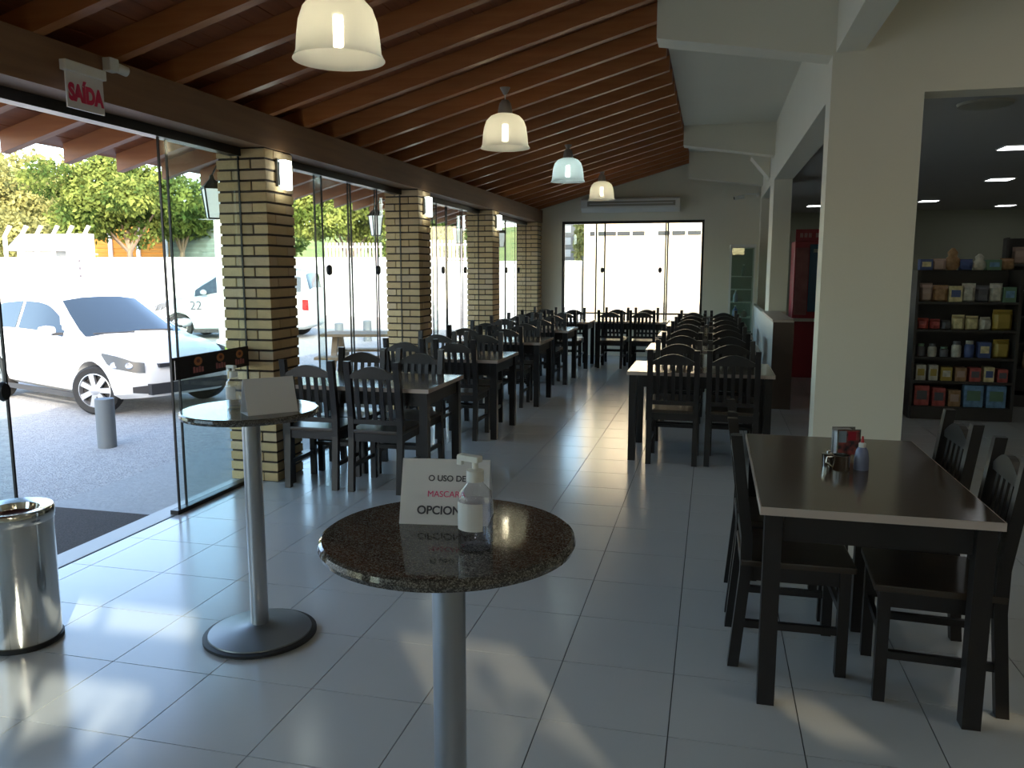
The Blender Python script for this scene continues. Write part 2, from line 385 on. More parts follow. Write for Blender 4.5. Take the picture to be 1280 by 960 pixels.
# ------------------------------------------------------------------ dining tables and chairs
def arch(x0, x1, zb, ze, zc, n=10):
    top = [(x0+(x1-x0)*i/n, ze+(zc-ze)*math.sin(math.pi*i/n)) for i in range(n+1)]
    bot = [(x1, zb), ((x0+x1)/2, zb+.012), (x0, zb)]
    return bot[::-1][:0]+[(x0, zb)]+top+[(x1, zb)]
def leg_post(s):
    m = MB(); x = s*.19; h = .022
    zs = [(0, -.035), (.40, 0), (.56, 0), (.97, -.055)]
    for (z0, y0), (z1, y1) in zip(zs[:-1], zs[1:]):
        m.hexa([(x-h, y0-h, z0), (x+h, y0-h, z0), (x+h, y0+h, z0), (x-h, y0+h, z0), (x-h, y1-h, z1), (x+h, y1-h, z1), (x+h, y1+h, z1), (x-h, y1+h, z1)])
    return m
def make_chair():
    r = empty('dining_chair')
    MB().box(-.215, .215, -.02, .42, .435, .462).build('seat', SEAT, r, bevel=.006)
    for s in (-1, 1):
        leg_post(s).build('rear_leg', WOODD, r)
        MB().box(s*.19-.021, s*.19+.021, .36, .402, 0, .435).build('front_leg', WOODD, r)
        MB().box(s*.19-.012, s*.19+.012, .02, .362, .375, .435).build('side_rail', WOODD, r)
        MB().box(s*.19-.011, s*.19+.011, -.005, .362, .17, .20).build('stretcher', WOODD, r)
    MB().box(-.17, .17, .37, .392, .375, .435).build('front_rail', WOODD, r)
    MB().box(-.17, .17, -.012, .012, .375, .435).build('back_rail', WOODD, r)
    MB().box(-.17, .17, .372, .39, .24, .27).build('stretcher', WOODD, r)
    t = MB().prism(arch(-.17, .17, .845, .872, .935), 1, -.060, -.032); t.build('top_rail', WOODD, r)
    MB().box(-.17, .17, -.018, .004, .505, .54).build('lower_rail', WOODD, r)
    for i in range(5):
        x = -.124+i*.062
        MB().hexa([(x-.015, -.012, .535), (x+.015, -.012, .535), (x+.015, 0, .535), (x-.015, 0, .535), (x-.015, -.054, .855), (x+.015, -.054, .855), (x+.015, -.042, .855), (x-.015, -.042, .855)]).build('slat', WOODD, r)
    return r
def make_table(L, Wd):
    r = empty('dining_table')
    t = MB().box(-L/2+.004, L/2-.004, -Wd/2+.004, Wd/2-.004, .742, .772).build('table_top', LAM, r)
    e = MB().box(-L/2, L/2, -Wd/2, -Wd/2+.004, .742, .7715).box(-L/2, L/2, Wd/2-.004, Wd/2, .742, .7715).box(-L/2, -L/2+.004, -Wd/2+.004, Wd/2-.004, .742, .7715).box(L/2-.004, L/2, -Wd/2+.004, Wd/2-.004, .742, .7715)
    e.build('edge_band', EDGE, r)
    a, b = L/2-.05, Wd/2-.05
    for sx in (-1, 1):
        for sy in (-1, 1):
            MB().box(sx*a-.031, sx*a+.031, sy*b-.031, sy*b+.031, 0, .742).build('leg', WOODD, r)
        MB().box(sx*a-.013, sx*a+.013, -b+.037, b-.037, .64, .742).build('apron', WOODD, r)
        MB().box(-a+.037, a-.037, sx*b-.013, sx*b+.013, .64, .742).build('apron', WOODD, r)
    return r
chair0 = make_chair(); table0 = make_table(1.2, .84); tableR = make_table(1.36, .80)
used = {'c': False, 't': False}
def chair(x, y, rz, label):
    rz += R(random.uniform(-3.5, 3.5))
    o = dup(chair0) if used['c'] else chair0; used['c'] = True
    o.location = (x, y, 0); o.rotation_euler.z = rz; tag(o, label, 'chair', 'dark slatted dining chairs'); return o
def table(x, y, label):
    o = dup(table0) if used['t'] else table0; used['t'] = True
    o.location = (x, y, 0); tag(o, label, 'table', 'dark dining tables'); return o
ORD = ['first', 'second', 'third', 'fourth', 'fifth']
def group4(xc, y0, dxs, tl, cl, side):
    table(xc, y0+.42, tl)
    for i, d in enumerate(dxs):
        s = side[i]
        chair(xc+d, y0-.01+random.uniform(-.03, .01), 0, 'dark slatted chair, %s, entrance side of the %s' % (s, cl))
        chair(xc+d, y0+.85+random.uniform(-.01, .03), math.pi, 'dark slatted chair, %s, far-wall side of the %s' % (s, cl))
for k in range(5):
    group4(-2.55, 5.38+1.93*k, (-.31, .20), '%s dark dining table from the entrance in the row along the glass wall' % ORD[k], '%s table along the glass wall' % ORD[k], ('window end', 'aisle end'))
for k in range(4):
    group4(-.08, 6.78+1.93*k, (-.21, .27), '%s dark dining table from the entrance in the row by the inner wall' % ORD[k], '%s table in the inner-wall row' % ORD[k], ('aisle end', 'wall end'))
group4(-1.30, 13.35, (-.32, .2), 'dark dining table before the far window between the two rows', 'middle table before the far window', ('glass-wall end', 'inner-wall end'))
tableR.location = (.595, 3.63, 0); tableR.rotation_euler.z = R(90)
tag(tableR, 'dark brown dining table with pale edge, alone before the shop doorway', 'table', 'dark dining tables')
for y, t in ((3.46, 'pulled up near the steel cup'), (4.0, 'at the end by the white wall')):
    chair(.165, y, R(-90), 'dark slatted chair, aisle side of the lone table, %s' % t)
for y, t in ((3.29, 'end away from the white wall'), (3.93, 'end by the white wall')):
    chair(1.055, y, R(90), 'dark slatted chair, shop side of the lone table, %s' % t)

# ------------------------------------------------------------------ bistro tables
def bistro(x, y, label):
    r = empty('bistro_table', (x, y, 0)); tag(r, label, 'table', 'round granite bistro tables')
    MB().lathe([(.23, 0), (.245, .006), (.245, .018), (.23, .022)], 48).build('base_ring', BLACK, r, 40)
    MB().lathe([(.225, .018), (.222, .028), (.12, .045), (.06, .056), (.045, .062)], 48).build('base', GREYP, r, 40)
    MB().tube((0, 0, .05), (0, 0, 1.0), .0385, n=32).build('pole', STEEL, r, 40)
    MB().lathe([(.03, .985), (.10, .992), (.10, 1.0)], 24).build('mount_plate', GREYP, r, 40)
    MB().lathe([(.272, 1.0), (.286, 1.004), (.290, 1.015), (.287, 1.026), (.281, 1.03)], 72).build('table_top', GRANITE, r, 18)
    return r
B1 = (-.565, 1.675); B2 = (-1.915, 3.04)
bistro(*B1, 'round granite bistro table on a steel pole carrying the lettered card')
bistro(*B2, 'round granite bistro table on a steel pole beside the glass door')
def bottle(x, y, z, label, s=1.0):
    r = empty('sanitizer_bottle', (x, y, z)); r.rotation_euler.z = R(70); tag(r, label, 'bottle', 'pump sanitizer bottles')
    MB().lathe([(.030*s, 0), (.034*s, .004), (.034*s, .10*s), (.031*s, .118*s), (.017*s, .133*s), (.014*s, .140*s)], 32, cap1=False).build('body', glass('bottle_plastic', (.90, .90, .92), .07), r, 50)
    MB().lathe([(.0315*s, .006), (.0315*s, .098*s)], 32).build('gel', glass('clear_gel', (.92, .92, .955), .01), r, 50)
    MB().prism([(.0352*s*math.cos(R(t)), .0352*s*math.sin(R(t))) for t in range(140, 241, 10)]+[(.0345*s*math.cos(R(t)), .0345*s*math.sin(R(t))) for t in range(240, 139, -10)], 2, .045*s, .10*s).build('label', mat('bottle_label', (.62, .61, .60), .5), r)
    MB().lathe([(.017*s, .138*s), (.017*s, .16*s), (.006*s, .163*s), (.006*s, .178*s)], 24).build('collar', WHITEP, r, 50)
    MB().box(-.009*s, .009*s, -.012*s, .038*s, .176*s, .188*s).box(-.005*s, .005*s, .030*s, .042*s, .166*s, .184*s).build('pump_head', WHITEP, r, bevel=.002)
    return r
def tent_card(x, y, z, rz, label, w=.21, h=.145, lettered=True):
    r = empty('tent_card', (x, y, z), rz); tag(r, label, 'sign', 'folded paper table cards')
    d = .055
    MB().hexa([(-w/2, -d, 0), (w/2, -d, 0), (w/2, -d+.002, 0), (-w/2, -d+.002, 0), (-w/2, -.001, h), (w/2, -.001, h), (w/2, .001, h), (-w/2, .001, h)]).build('front_panel', PAPER, r)
    MB().hexa([(-w/2, d-.002, 0), (w/2, d-.002, 0), (w/2, d, 0), (-w/2, d, 0), (-w/2, -.001, h), (w/2, -.001, h), (w/2, .001, h), (-w/2, .001, h)]).build('back_panel', PAPER, r)
    MB().box(-w/2, w/2, -d, d, 0, .0015).build('base_panel', PAPER, r)
    if lettered:
        up = Vector((0, d, h)).normalized(); nrm = Vector((0, -h, d)).normalized()
        for body, zf, sz, m_, bo in (('O USO DE', .66, .0195, INK, .0004), ('MASCARA', .42, .020, PINK, 0.0), ('OPCIONAL', .16, .027, INK, .0006)):
            p = Vector((.004, -d, 0))+Vector((0, d, h))*zf+nrm*.0008
            text('lettering', body, sz, m_, r, frame(p, (1, 0, 0), up), bold=bo)
    return r
tent_card(-.60, 1.775, 1.03, R(8), 'white folded card lettered about optional masks on the nearer-to-hall bistro table')
bottle(-.473, 1.585, 1.03, 'clear pump bottle of gel before the lettered card', s=1.08)
tent_card(-1.79, 2.985, 1.03, R(48), 'blank-sided white folded card on the bistro table by the glass door', lettered=False)
bottle(-1.975, 3.02, 1.03, 'clear pump bottle beside the blank card by the glass door', s=.995)

# ------------------------------------------------------------------ waste bin
r = empty('waste_bin', (-2.90, 2.745, 0)); tag(r, 'polished steel round waste bin with open rim by the doorway', 'bin')
MB().lathe([(.150, 0), (.155, .004), (.155, .022), (.150, .024)], 48).build('base_ring', BLACK, r, 40)
MB().lathe([(.148, .02), (.150, .55), (.146, .55), (.144, .03)], 64, cap0=True, cap1=False).build('body', CHROME, r, 40)
MB().lathe([(.151, .55), (.156, .556), (.156, .60), (.150, .608), (.10, .600), (.095, .575), (.093, .57), (.145, .552)], 64, cap0=False, cap1=False).build('rim', CHROME, r, 40)
MB().lathe([(.092, .572), (.0, .556)], 32, cap0=False, cap1=False).build('flap', mat('bin_flap', (.16, .06, .05), .3, .6), r, 60)

# ------------------------------------------------------------------ things on the tables
def napkin(x, y, z, rz, label):
    r = empty('napkin_holder', (x, y, z), rz); tag(r, label, 'napkin holder', 'napkin holders on the tables')
    MB().box(-.055, .055, -.035, .035, 0, .006).build('base', CHROME, r)
    for s in (-1, 1):
        MB().box(-.052, .052, s*.033-.002, s*.033+.002, .006, .135).build('plate', CHROME, r)
    MB().box(-.045, .045, -.026, .026, .006, .118).build('napkins', PAPER, r)
    return r
n0 = napkin(.615, 3.86, .772, R(12), 'steel napkin holder with a colourful printed front on the lone table')
pr = MB().box(-.046, .046, -.0365, -.0355, .02, .13)
pr.build('printed_panel', mat('print_panel', (.03, .03, .04), .3, noise=(24, (.5, .12, .10), (1, 1, 1), .12)), n0)
MB().box(-.046, -.012, -.0372, -.0365, .075, .128).build('printed_panel', mat('print_blue', (.28, .36, .42), .3), n0)
MB().box(-.005, .03, -.0372, -.0365, .085, .125).build('printed_panel', mat('print_red', (.42, .02, .04), .3), n0)
for k in range(4):
    y = 6.78+1.93*k+.28
    napkin(-.075, y, .772, R(random.uniform(-15, 15)), 'steel napkin holder on the %s table of the inner-wall row' % ORD[k])
r = empty('steel_cup', (.560, 3.60, .772)); tag(r, 'small polished steel cup with side handle on the lone table', 'cup')
MB().lathe([(.033, 0), (.035, .004), (.035, .062), (.037, .066), (.034, .066), (.032, .008)], 32, cap1=False).build('body', CHROME, r, 40)
MB().path([(-.034, 0, .055), (-.058, -.004, .054), (-.062, -.004, .03), (-.035, 0, .012)], .004).build('handle', CHROME, r)
r = empty('steel_cup', (.515, 3.66, .772)); tag(r, 'smaller steel salt cup behind the handled cup on the lone table', 'cup')
MB().lathe([(.024, 0), (.026, .05), (.027, .056), (.01, .062)], 24).build('body', CHROME, r, 40)
MB().lathe([(.006, .06), (.008, .068), (.004, .074)], 12).build('knob', CHROME, r, 40)
r = empty('squeeze_bottle', (.645, 3.63, .772)); tag(r, 'pale blue squeeze bottle with red nozzle tip on the lone table', 'bottle')
MB().lathe([(.030, 0), (.031, .004), (.030, .05), (.024, .085), (.015, .098)], 24).build('body', mat('blue_gel_bottle', (.22, .24, .36), .2), r, 50)
MB().lathe([(.015, .096), (.015, .114), (.010, .118)], 20).build('cap', WHITEP, r, 50)
MB().lathe([(.007, .117), (.004, .145)], 12).build('nozzle', mat('nozzle_red', (.5, .02, .02), .4), r, 50)

# ------------------------------------------------------------------ pendant lamps, sconces, sign
SHADE = None
def shade_mat(name, tint, st):
    m = bpy.data.materials.new(name); m.use_nodes = True; n = m.node_tree; n.nodes.clear()
    o = n.nodes.new('ShaderNodeOutputMaterial'); mx = n.nodes.new('ShaderNodeMixShader'); ad = n.nodes.new('ShaderNodeMixShader')
    d = n.nodes.new('ShaderNodeBsdfTranslucent'); t = n.nodes.new('ShaderNodeBsdfTransparent'); g = n.nodes.new('ShaderNodeBsdfGlossy'); df = n.nodes.new('ShaderNodeBsdfDiffuse')
    d.inputs[0].default_value = (*tint, 1); df.inputs[0].default_value = (*tint, 1); t.inputs[0].default_value = (*tint, 1); g.inputs[1].default_value = .2
    mx.inputs[0].default_value = .5; ad.inputs[0].default_value = .22
    n.links.new(d.outputs[0], mx.inputs[1]); n.links.new(df.outputs[0], mx.inputs[2]); n.links.new(mx.outputs[0], ad.inputs[1]); n.links.new(t.outputs[0], ad.inputs[2]); n.links.new(ad.outputs[0], o.inputs[0])
    return m
SHADE_W = shade_mat('shade_warm', (.80, .79, .70), 1); SHADE_C = shade_mat('shade_cool', (.74, .82, .80), 1)
def pendant(x, y, z, warm, label):           # z is the height of the rim
    r = empty('pendant_lamp', (x, y, z)); tag(r, label, 'lamp', 'bell-shaped pendant lamps'); zc = zpl(x)-.135-z
    c = (1, .90, .66) if warm else (.85, 1, .97)
    MB().lathe([(.212, .0), (.205, .012), (.196, .03), (.190, .10), (.180, .17), (.160, .225), (.125, .262), (.075, .282), (.055, .285)], 48, cap0=False, cap1=False).build('shade', SHADE_W if warm else SHADE_C, r, 60)
    MB().lathe([(.062, .28), (.060, .315), (.048, .37), (.030, .395), (.010, .40)], 24).build('cap', mat('lamp_cap', (.30, .26, .23), .5), r, 50)
    MB().tube((0, 0, .39), (0, 0, zc-.05), .005, n=8).build('cord', WHITEP, r)
    MB().lathe([(.012, zc-.06), (.045, zc-.004), (.045, zc)], 20).build('canopy', mat('lamp_cap', (.30, .26, .23), .5), r, 50)
    MB().lathe([(.030, .28), (.030, .20), (.022, .195)], 16).build('socket', WHITEP, r, 50)
    b = MB()
    for dx, dy in ((-.016, 0), (.016, 0), (0, .016), (0, -.016)): b.tube((dx, dy, .06), (dx, dy, .20), .010, n=10)
    b.build('bulb', mat('bulb_%d' % warm, (1, 1, 1), .5, emit=c, estr=8), r, 60)
for (x, y, z, wm, t) in [(-1.72, 3.60, 2.585, 1, 'translucent bell pendant lamp with yellowish light above the bistro tables'), (-1.76, 6.86, 2.65, 1, 'translucent bell pendant lamp, second from the entrance, over the aisle'),
                         (-1.78, 10.05, 2.70, 0, 'translucent bell pendant lamp with cool bluish light over the aisle'), (-1.75, 12.95, 2.72, 1, 'translucent bell pendant lamp hanging before the wall air conditioner')]:
    pendant(x, y, z, wm, t)
SCE = mat('sconce_glow', (1, 1, 1), .5, emit=(.88, 1, .92), estr=4)
for i, y in enumerate(PY[:3]):
    r = empty('wall_sconce', (XI+.002, y+.0, 2.22)); tag(r, 'lit white box sconce on the %s brick pillar past the door' % ORD[i], 'lamp', 'box sconces on the pillars')
    MB().box(.0, .02, -.06, .06, .02, .22).build('back_plate', GREYP, r)
    MB().box(.03, .075, -.052, .052, 0, .215).build('diffuser', SCE, r, bevel=.006)
    MB().box(.02, .032, -.05, .05, .03, .2).build('bracket', GREYP, r)
r = empty('exit_sign', (XI+.075, 3.60, 2.42)); r.scale = (1, .92, .92); r.rotation_euler = (0, 0, R(0)); tag(r, 'white exit sign lettered SAÍDA in red on the wooden beam', 'sign')
MB().box(-.02, .02, -.15, .15, .19, .245).build('housing', WHITEP, r, bevel=.005)
MB().box(-.004, .004, -.137, .137, 0, .19).build('panel', mat('sign_panel', (.70, .67, .66), .4), r)
MB().box(-.065, -.02, -.04, .04, .2, .24).build('bracket', WHITEP, r)
text('lettering', 'SAÍDA', .118, REDP, r, frame((.0055, 0, .045), (0, 1, 0), (0, 0, 1))@Matrix.Scale(.76, 4, (1, 0, 0)), bold=.007)
r = empty('security_camera', (XI+.012, 3.90, 2.69)); tag(r, 'small white camera on the wooden beam beside the exit sign', 'camera')
MB().box(0, .05, -.09, -.02, -.02, .05).build('mount', WHITEP, r, bevel=.006)
MB().tube((.03, -.02, .01), (.045, .04, .0), .026, n=20).build('housing', WHITEP, r, 50)
MB().tube((.045, .04, .0), (.0455, .042, -.0003), .02, n=20).build('lens', BLACK, r)
r = empty('security_camera', (.62, YF-.02, 2.93)); tag(r, 'small white camera on an arm high on the far wall', 'camera')
MB().box(.08, .12, -.30, .02, -.01, .03).build('mount', WHITEP, r)
MB().box(-.12, .10, -.30, -.27, .0, .02).build('arm', WHITEP, r)
MB().tube((-.14, -.28, -.03), (-.30, -.33, -.06), .035, n=16).build('housing', WHITEP, r, 50)
MB().tube((-.30, -.33, -.06), (-.305, -.332, -.061), .028, n=16).build('lens', BLACK, r)
# loudspeaker-like wedge shelf under the far bracket
r = MB().prism([(.50, 3.30), (.775, 3.30), (.775, 2.98)], 1, 12.9, 13.3).build('wall_wedge', WHITEW); tag(r, 'white triangular wedge bracket high on the inner wall', 'bracket')
# air conditioner
r = empty('air_conditioner', (-1.52, YF-.003, 2.68)); tag(r, 'long beige split air conditioner above the far window', 'air conditioner')
MB().prism([(0, 0), (-.16, 0), (-.23, .07), (-.23, .22), (-.20, .25), (0, .25)], 0, -.90, .90).build('body', WHITEP, r, bevel=.008)
MB().box(-.78, .82, -.236, -.228, .10, .19).build('grille', mat('ac_grille', (.30, .28, .23), .5), r)
MB().box(-.74, .78, -.239, -.236, .14, .15).build('louvre', WHITEP, r)
MB().hexa([(-.72, -.165, -.002), (.72, -.165, -.002), (.72, -.228, .062), (-.72, -.228, .062), (-.72, -.170, .004), (.72, -.170, .004), (.72, -.235, .066), (-.72, -.235, .066)]).build('air_flap', WHITEP, r)
# glass display cabinet in the far corner
r = empty('display_cabinet', (.49, 14.6, 0)); tag(r, 'narrow glass display cabinet with white shelves in the far corner', 'cabinet')
MB().box(-.21, .20, -.28, .28, 0, .55).build('plinth', mat('cab_dark', (.05, .055, .05), .4), r)
for sx in (-.2, .19):
    for sy in (-.27, .27): MB().box(sx-.012, sx+.012, sy-.012, sy+.012, .55, 2.0).build('post', WHITEP, r)
for z in (.80, 1.06, 1.28, 1.5): MB().box(-.185, .175, -.255, .255, z, z+.015).build('shelf', mat('cab_shelf', (.6, .6, .55), .3), r)
MB().box(-.215, .205, -.285, .285, 2.0, 2.05).build('top', WHITEP, r)
MB().box(-.186, .176, -.272, -.266, .56, 1.99).build('glass_front', GLASSF, r)
MB().box(-.203, -.197, -.256, .256, .56, 1.99).build('glass_side', GLASSF, r)
MB().box(-.186, .176, .266, .272, .56, 1.99).build('back_panel', mat('cab_back', (.25, .27, .22), .5), r)
for (dx, dy, z, rr, hh, cc, t) in [(-.10, -.15, 1.075, .04, .2, (.35, .38, .5), 'bluish bottle on the middle shelf of the display cabinet'), (-.10, -.14, .815, .045, .2, (.12, .17, .4), 'deep blue bottle on the lower shelf of the display cabinet'), (.05, -.1, .815, .05, .12, (.4, .3, .25), 'brownish jar on the lower shelf of the display cabinet'), (.02, -.1, 1.515, .04, .2, (.2, .24, .2), 'greenish bottle on the upper shelf of the display cabinet')]:
    b = empty('bottle', (.49+dx, 14.6+dy, z)); tag(b, t, 'bottle')
    MB().lathe([(rr*.95, 0), (rr, .01), (rr, hh*.6), (rr*.35, hh*.8), (rr*.35, hh*.95)], 16).build('body', mat('b%.2f%.2f' % (dx, z), cc, .2), b, 50)
    MB().lathe([(rr*.4, hh*.93), (rr*.4, hh)], 12).build('cap', WHITEP, b, 50)

# ------------------------------------------------------------------ shop interior
LED = mat('led_panel', (1, 1, 1), .5, emit=(.93, .97, 1), estr=2.2)
for (x, y, t) in [(3.05, 9.7, 'over the dark shelves'), (3.9, 13.0, 'behind the dark shelves'), (3.85, 16.7, 'near the shop far wall'), (5.6, 18.2, 'in the far corner of the shop'), (1.94, 17.4, 'near the red freezer')]:
    r = empty('ceiling_light', (x, y, 2.9)); tag(r, 'lit white square ceiling panel of the shop, %s' % t, 'lamp', 'square ceiling panels of the shop')
    MB().box(-.16, .16, -.16, .16, -.012, 0).build('frame', WHITEP, r); MB().box(-.145, .145, -.145, .145, -.016, -.012).build('diffuser', LED, r)
r = empty('ceiling_diffuser', (2.0, 7.15, 2.9)); tag(r, 'round flat beige fitting on the shop ceiling near the doorway', 'ceiling fitting')
MB().lathe([(.20, 0), (.19, -.02), (.12, -.035), (.0, -.04)], 32, cap1=False).build('disc', mat('fit_beige', (.3, .28, .22), .6), r, 50)
r = empty('wall_unit', (3.1, YE-.003, 2.25)); tag(r, 'white box air conditioner high on the shop far wall', 'air conditioner')
MB().box(-.55, .55, -.24, 0, 0, .32).build('body', WHITEP, r, bevel=.015); MB().box(-.5, .5, -.245, -.24, .03, .08).build('vent', INK, r)
SHF = mat('shelf_dark', (.035, .03, .027), .5)
def gondola(x, y, L, label, zs, rz=0, D=.42, H=1.62):
    r = empty('gondola_shelf', (x, y, 0), rz); tag(r, label, 'shelf', 'shop shelving units')
    MB().box(-L/2, L/2, D-.03, D, 0, H).build('back_panel', SHF, r)
    MB().box(-L/2, L/2, -.02, D-.03, 0, .14).build('base', SHF, r)
    for s in (-1, 1): MB().box(s*L/2-.015, s*L/2+.015, -.0, D, 0, H).build('side_panel', SHF, r)
    for z in zs: MB().box(-L/2+.015, L/2-.015, 0, D-.03, z-.025, z).build('shelf', SHF, r)
    return r
GX, GY, GL = 2.66, 9.55, 1.0
ZS = [.14, .42, .68, .98, 1.28]
gondola(GX, GY, GL, 'dark shop shelving unit stacked with mixed goods beyond the doorway', ZS[1:])
CL = [(.38, .27, .05), (.42, .30, .24), (.30, .05, .04), (.06, .09, .22), (.10, .20, .32), (.36, .34, .28), (.22, .12, .05), (.10, .10, .11), (.45, .38, .2), (.12, .22, .14)]
def product(kind, x, y, z, wdt, hgt, ci, label, grp):
    c = mat('goods_%d' % ci, CL[ci], .45, noise=(18, tuple(min(1, v*1.6+.03) for v in CL[ci]), (1, 1, 1), .15))
    nm = {'box': 'carton', 'bag': 'packet', 'jar': 'jar', 'toy': 'plush_bag'}[kind]
    if kind == 'box':
        o = empty(nm, (x, y, z)); MB().box(-wdt/2, wdt/2, -.06, .06, 0, hgt).build('body', c, o, bevel=.004)
        MB().box(-wdt*.35, wdt*.35, -.0615, -.06, hgt*.3, hgt*.75).build('printed_panel', mat('goods_%d' % ((ci+5) % 10), CL[(ci+5) % 10], .45), o)
    elif kind == 'jar':
        o = empty(nm, (x, y, z)); MB().lathe([(wdt*.45, 0), (wdt*.5, .01), (wdt*.5, hgt*.7), (wdt*.35, hgt*.82)], 14).build('body', c, o, 50)
        MB().lathe([(wdt*.38, hgt*.8), (wdt*.38, hgt)], 14).build('lid', mat('goods_%d' % ((ci+2) % 10), CL[(ci+2) % 10], .45), o, 50)
    else:
        n = 10; b = MB(); pr = [(.02, 0), (.5, .12), (.52, .45), (.46, .7), (.3, .86), (.42, 1.0)] if kind == 'bag' else [(.3, 0), (.55, .2), (.5, .5), (.3, .62), (.36, .8), (.1, 1)]
        if kind == 'bag':
            half = [(.010, 0), (.045, .10), (.058, .42), (.048, .76), (.008, .91), (.008, 1.0)]
            for x0_, x1_, k0, k1 in ((-.5, -.3, .35, 1), (-.3, .3, 1, 1), (.3, .5, 1, .35)):
                for (ya, ha_), (yb, hb2) in zip(half[:-1], half[1:]):
                    b.hexa([(x0_*wdt, -ya*k0, ha_*hgt), (x1_*wdt, -ya*k1, ha_*hgt), (x1_*wdt, ya*k1, ha_*hgt), (x0_*wdt, ya*k0, ha_*hgt), (x0_*wdt, -yb*k0, hb2*hgt), (x1_*wdt, -yb*k1, hb2*hgt), (x1_*wdt, yb*k1, hb2*hgt), (x0_*wdt, yb*k0, hb2*hgt)])
        else:
            b.lathe([(q*wdt, h*hgt) for q, h in pr], n)
            b.v = [(vx, vy*.6, vz) for vx, vy, vz in b.v]
        o = b.build(nm, c, smooth=50, loc=(x, y, z), rotz=random.uniform(-.3, .3))
    tag(o, label, nm.replace('_', ' '), grp); return o
rows = [(.14, [('box', .15, .22, 2), ('box', .13, .20, 2), ('box', .12, .18, 6), ('box', .19, .24, 4), ('box', .19, .24, 4)], 'bottom'),
        (.42, [('box', .10, .17, 5), ('box', .09, .17, 5), ('box', .11, .15, 0), ('box', .11, .15, 6), ('box', .11, .15, 2), ('box', .10, .16, 8), ('box', .10, .14, 2)], 'second'),
        (.68, [('jar', .09, .14, 7), ('jar', .09, .14, 5), ('jar', .09, .11, 7), ('jar', .10, .17, 5), ('jar', .10, .18, 3), ('box', .12, .17, 3), ('bag', .16, .2, 0)], 'third'),
        (.98, [('bag', .11, .12, 2), ('bag', .10, .11, 2), ('bag', .09, .1, 7), ('bag', .12, .16, 8), ('bag', .12, .15, 8), ('bag', .11, .14, 5), ('bag', .19, .22, 0)], 'fourth'),
        (1.28, [('bag', .13, .2, 1), ('bag', .15, .18, 6), ('box', .13, .17, 8), ('bag', .13, .20, 5), ('bag', .13, .18, 7), ('bag', .12, .2, 5), ('box', .12, .16, 9)], 'fifth')]
COLN = ['yellow', 'pinkish', 'dark red', 'navy', 'teal blue', 'cream', 'brown', 'black', 'straw-coloured', 'green']
SEEN = set()
for z, items, nm in rows:
    tot = sum(i[1] for i in items); gap = (GL-.06-tot)/max(1, len(items)); x = GX-GL/2+.03; prev = None
    for kind, wd, hg, ci in items:
        lb = '%s %s on the %s shelf of the unit beyond the doorway' % (COLN[ci], {'box': 'carton', 'bag': 'packet', 'jar': 'jar'}[kind], nm)
        if lb in SEEN: lb = '%s %s right after the %s one on the %s shelf beyond the doorway' % (COLN[ci], {'box': 'carton', 'bag': 'packet', 'jar': 'jar'}[kind], COLN[prev], nm)
        SEEN.add(lb); prev = ci
        product(kind, x+gap/2+wd/2, GY+.10, z, wd, hg, ci, lb, 'goods on the %s shelf of the shop unit' % nm)
        x += wd+gap
x = GX-GL/2+.07                      # goods on top of the unit
for i, (kind, wd, hg, ci) in enumerate([('box', .13, .15, 3), ('bag', .14, .16, 1), ('toy', .15, .30, 6), ('bag', .13, .15, 3), ('toy', .14, .22, 5), ('box', .14, .14, 9), ('bag', .14, .16, 6)]):
    zt = 1.28+.34
    product(kind, x+.06, GY+.33, 1.62, wd, hg*.8, ci, '%s %s on top of the shelving unit beyond the doorway' % (COLN[ci], {'box': 'carton', 'bag': 'packet', 'toy': 'plush-like bag'}[kind]), 'goods on top of the shop unit'); x += .135
gondola(3.95, 10.6, 1.2, 'tall dark shop shelving unit with packets at the edge of the doorway view', [.14, .45, .76, 1.07, 1.38, 1.69], R(-12), H=2.0)
for z in (.45, .76, 1.07, 1.38, 1.69):
    for i in range(2):
        p = Matrix.Rotation(R(-12), 4, 'Z') @ Vector((-.47+i*.2, .12, 0)); ci = (round(z*100)//31*2+i*3+1) % 10
        product('bag', 3.95+p.x, 10.6+p.y, z, .14, .2, ci, '%s packet on the %s shelf up the tall shop unit' % (COLN[ci], ORD[round((z-.45)/.31)]), 'packets on the tall shop unit')
# red upright freezer seen through the opening
r = empty('upright_freezer', (1.54, 12.85, 0)); tag(r, 'red upright freezer with blue picture panel seen through the wall opening', 'freezer')
FRR = mat('freezer_red', (.36, .02, .035), .4)
MB().box(-.36, .36, 0, .6, 0, 2.05).build('body', FRR, r, bevel=.01)
MB().box(-.36, .36, -.03, 0, 2.05, 2.22).box(.1, .36, -.03, .03, 2.22, 2.32).build('top_sign', FRR, r)
MB().box(-.34, -.16, -.012, 0, .95, 1.95).build('poster', mat('poster_pink', (.42, .17, .17), .5, noise=(6, (.3, .1, .1), (1, 1, 1), .2)), r)
pb = MB().box(-.15, .26, -.03, -.012, 1.0, 2.0).build('picture_panel', mat('poster_blue', (.015, .085, .16), .4), r)
MB().prism([(.10+.07*math.cos(t*.3927), 1.55+.16*math.sin(t*.3927)) for t in range(16)], 1, -.034, -.03).build('printed_shape', mat('print_brown', (.06, .02, .02), .5), pb)
MB().box(-.10, .2, -.034, -.03, 1.88, 1.93).build('printed_bar', mat('print_pale', (.35, .40, .36), .5), pb)
for i in range(7): MB().box(-.30+i*.06+(.04 if i > 2 else 0), -.258+i*.06+(.04 if i > 2 else 0), -.034, -.03, 2.10, 2.165).build('sign_letter', mat('print_pinkish', (.5, .25, .25), .5), r)
MB().box(-.36, .36, -.16, 0, .86, .90).build('ledge', WHITEP, r)
